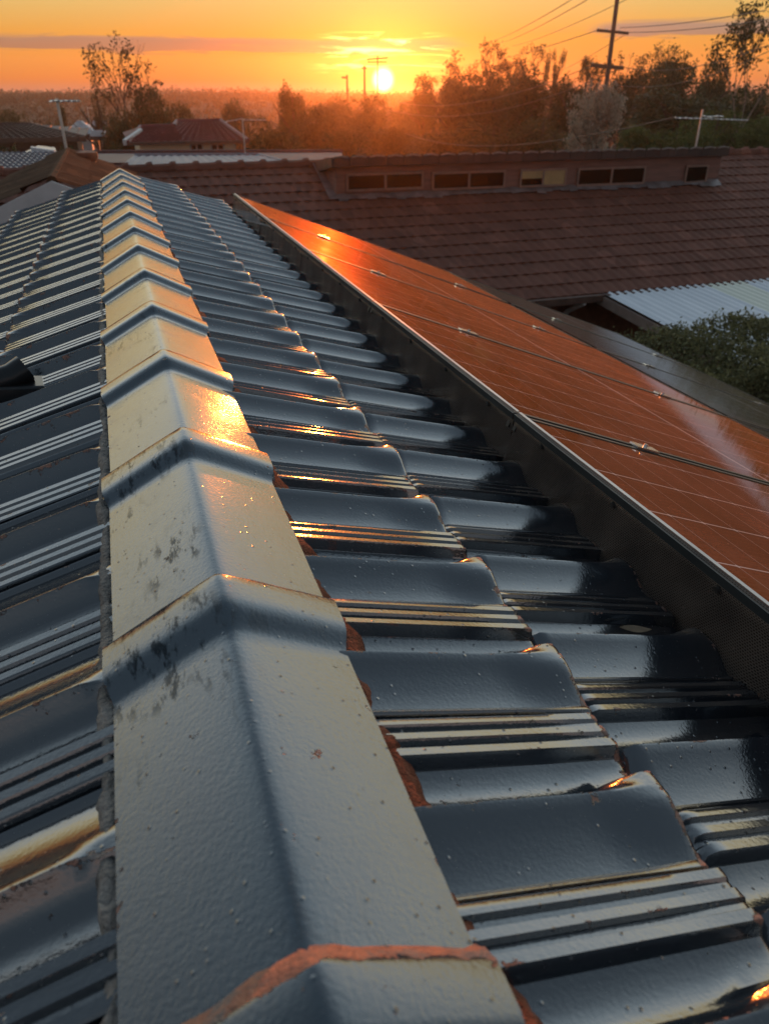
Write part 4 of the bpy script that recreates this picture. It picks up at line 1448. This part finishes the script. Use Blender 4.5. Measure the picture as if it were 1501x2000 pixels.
T = [
 # px, top py, width px, Y, kind, leaf, label
 (290, 168, 110, 60, 'dense', 'leaf_dark', 'dense dark tree behind the trunk of the tall gum'),
 (225, 205, 150, 58, 'dense', 'leaf_olive', 'broad olive tree under the tall gum crown'),
 (185, 152, 60, 64, 'airy', 'leaf_gum', 'small airy tree left of the tall gum trunk'),
 (350, 200, 100, 66, 'dense', 'leaf_olive', 'rounded olive tree above the maroon ridge'),
 (415, 212, 90, 72, 'bush', 'leaf_dark', 'low dark tree behind the right end of the maroon ridge'),
 (460, 195, 80, 95, 'dense', 'leaf_dark', 'distant dark tree above the aerial by the maroon house'),
 (524, 208, 95, 52, 'bush', 'leaf_olive', 'olive bushy tree right of the maroon roofed house'),
 (568, 150, 75, 78, 'dense', 'leaf_dark', 'narrow dark tree standing above its neighbours left of the poles'),
 (545, 235, 110, 44, 'bush', 'leaf_olive', 'wide olive bush low behind the dark maroon roof'),
 (615, 205, 110, 60, 'dense', 'leaf_olive', 'rounded tree behind the olive bushes, left of the distant poles'),
 (640, 180, 120, 110, 'dense', 'leaf_dark', 'dark distant tree left of the short distant pole'),
 (675, 235, 120, 46, 'bush', 'leaf_dark', 'broad dark bush in front of the distant poles'),
 (725, 185, 110, 105, 'dense', 'leaf_dark', 'low dark tree at the foot of the taller distant pole'),
 (780, 183, 95, 115, 'bush', 'leaf_dark', 'low dark tree right below the setting sun'),
 (760, 228, 130, 48, 'bush', 'leaf_olive', 'reddish lit bush straight below the sun'),
 (828, 142, 70, 88, 'dense', 'leaf_dark', 'first tree rising right of the sun'),
 (880, 140, 110, 75, 'dense', 'leaf_olive', 'broad tree under the ragged gum right of the sun'),
 (925, 122, 80, 95, 'airy', 'leaf_gum', 'airy tree between the skyline gums right of the sun'),
 (955, 135, 120, 72, 'dense', 'leaf_olive', 'full tree below the thin upright gum'),
 (1005, 118, 70, 98, 'airy', 'leaf_gum', 'small airy crown left of the twin gum'),
 (1045, 140, 130, 66, 'dense', 'leaf_dark', 'full dark tree below the twin gum crown'),
 (1085, 98, 50, 92, 'airy', 'leaf_gum', 'narrow airy crown right of the twin gum'),
 (1125, 140, 120, 62, 'dense', 'leaf_dark', 'dark tree left of the tall power pole'),
 (860, 235, 150, 44, 'bush', 'leaf_olive', 'wide bush behind the clerestory, right of the sun column'),
 (965, 225, 150, 42, 'bush', 'leaf_olive', 'olive bush behind the middle of the clerestory'),
 (1065, 215, 140, 40, 'bush', 'leaf_olive', 'olive bush left of the silver bush'),
 (1180, 158, 140, 30, 'dense', 'leaf_silver', 'tall silvery leaved bush at the foot of the tall pole'),
 (1300, 118, 110, 74, 'dense', 'leaf_dark', 'dark rounded tree under the airy gum crown, right of the tall pole'),
 (1150, 112, 70, 76, 'airy', 'leaf_dark', 'thin dark crown just left of the tall power pole'),
 (905, 150, 130, 80, 'dense', 'leaf_dark', 'dark filled tree behind the trees right of the sun'),
 (1000, 150, 130, 82, 'dense', 'leaf_dark', 'dark filled tree between the thin upright gum and twin gum'),
 (1235, 120, 110, 70, 'dense', 'leaf_dark', 'dark tree right of the tall pole below the long cloud'),
 (1335, 104, 130, 62, 'dense', 'leaf_dark', 'big dark tree crown between the airy gum and the right edge'),
 (1400, 112, 90, 66, 'dense', 'leaf_dark', 'dark tree left of the right edge gum'),
 (1330, 160, 260, 50, 'dense', 'leaf_dark', 'very broad dark tree behind the white aerial'),
 (1265, 225, 130, 36, 'bush', 'leaf_green', 'green bush between the silver bush and white aerial'),
 (1330, 215, 130, 34, 'bush', 'leaf_green', 'green bush directly behind the white aerial'),
 (1410, 196, 150, 36, 'bush', 'leaf_green', 'bright green bush right of the white aerial'),
 (1490, 202, 130, 34, 'bush', 'leaf_green', 'green bush at the right edge above the brown ridge'),
 (1460, 165, 130, 52, 'dense', 'leaf_dark', 'dark tree below the right edge gum'),
 (25, 262, 120, 34, 'bush', 'leaf_dark', 'dark bush at the left edge in front of the brown roof'),
 (110, 262, 95, 34, 'bush', 'leaf_dark', 'dark round bush right of the left edge bush'),
 (15, 212, 80, 75, 'dense', 'leaf_olive', 'olive tree at the left edge beyond the dark brown roof'),
 (75, 220, 90, 80, 'bush', 'leaf_olive', 'olive bush behind the ridge of the dark brown house'),
 (120, 215, 60, 85, 'cone', 'leaf_olive', 'yellowish pointed tree left of the pale blue house'),
 (300, 255, 70, 50, 'bush', 'leaf_dark', 'dark bush at the left corner of the cream house'),
 (230, 265, 60, 48, 'bush', 'leaf_dark', 'dark shrub between white shed and cream house'),
]
for a in T:
    tree('broad_tree' if a[4] == 'dense' else {'bush': 'bushy_tree', 'cone': 'pointed_tree', 'airy': 'airy_tree'}[a[4]], *a, group='trees beyond the roofs')

# far woods that read as one mass
g = np.random.default_rng(5)
n = 15000
az = g.uniform(R(-28), R(58), n)
dd = np.sqrt(g.uniform(95 ** 2, 430 ** 2, n))
x, y = np.sin(az) * dd, np.cos(az) * dd
hgt = g.uniform(0.4, 2.6, n)
pc = np.stack([x, y, ground_h(x, y) + hgt * .6], -1)
me = leaves_mesh('distant_woods', pc, 9, .7, .6, 55)
tag(link('distant_woods', me, M['leaf_woods']), 'far off woods covering the valley and low hills to the horizon', 'woods', kind='stuff')

# ------------------------------------------------------------------ evening haze, also added for the lens veil around the sun
HAZE = True
if HAZE:
    m = bpy.data.materials.new('haze_and_lens_veil')
    m.use_nodes = True
    N = Nodes(m.node_tree)
    N.n.clear()
    out = N.new('ShaderNodeOutputMaterial')
    pv = N.new('ShaderNodeVolumePrincipled')
    pv.inputs['Color'].default_value = (0.92, 0.80, 0.72, 1)
    pv.inputs['Density'].default_value = 0.00065
    pv.inputs['Anisotropy'].default_value = 0.87
    N.l.new(pv.outputs[0], out.inputs['Volume'])
    mb = MB()
    mb.box((-455, -455, -16), (455, 455, 14))
    o = mb.build('haze', m)
    tag(o, 'warm evening haze, also giving the lens veil around the sun', 'haze', kind='stuff')
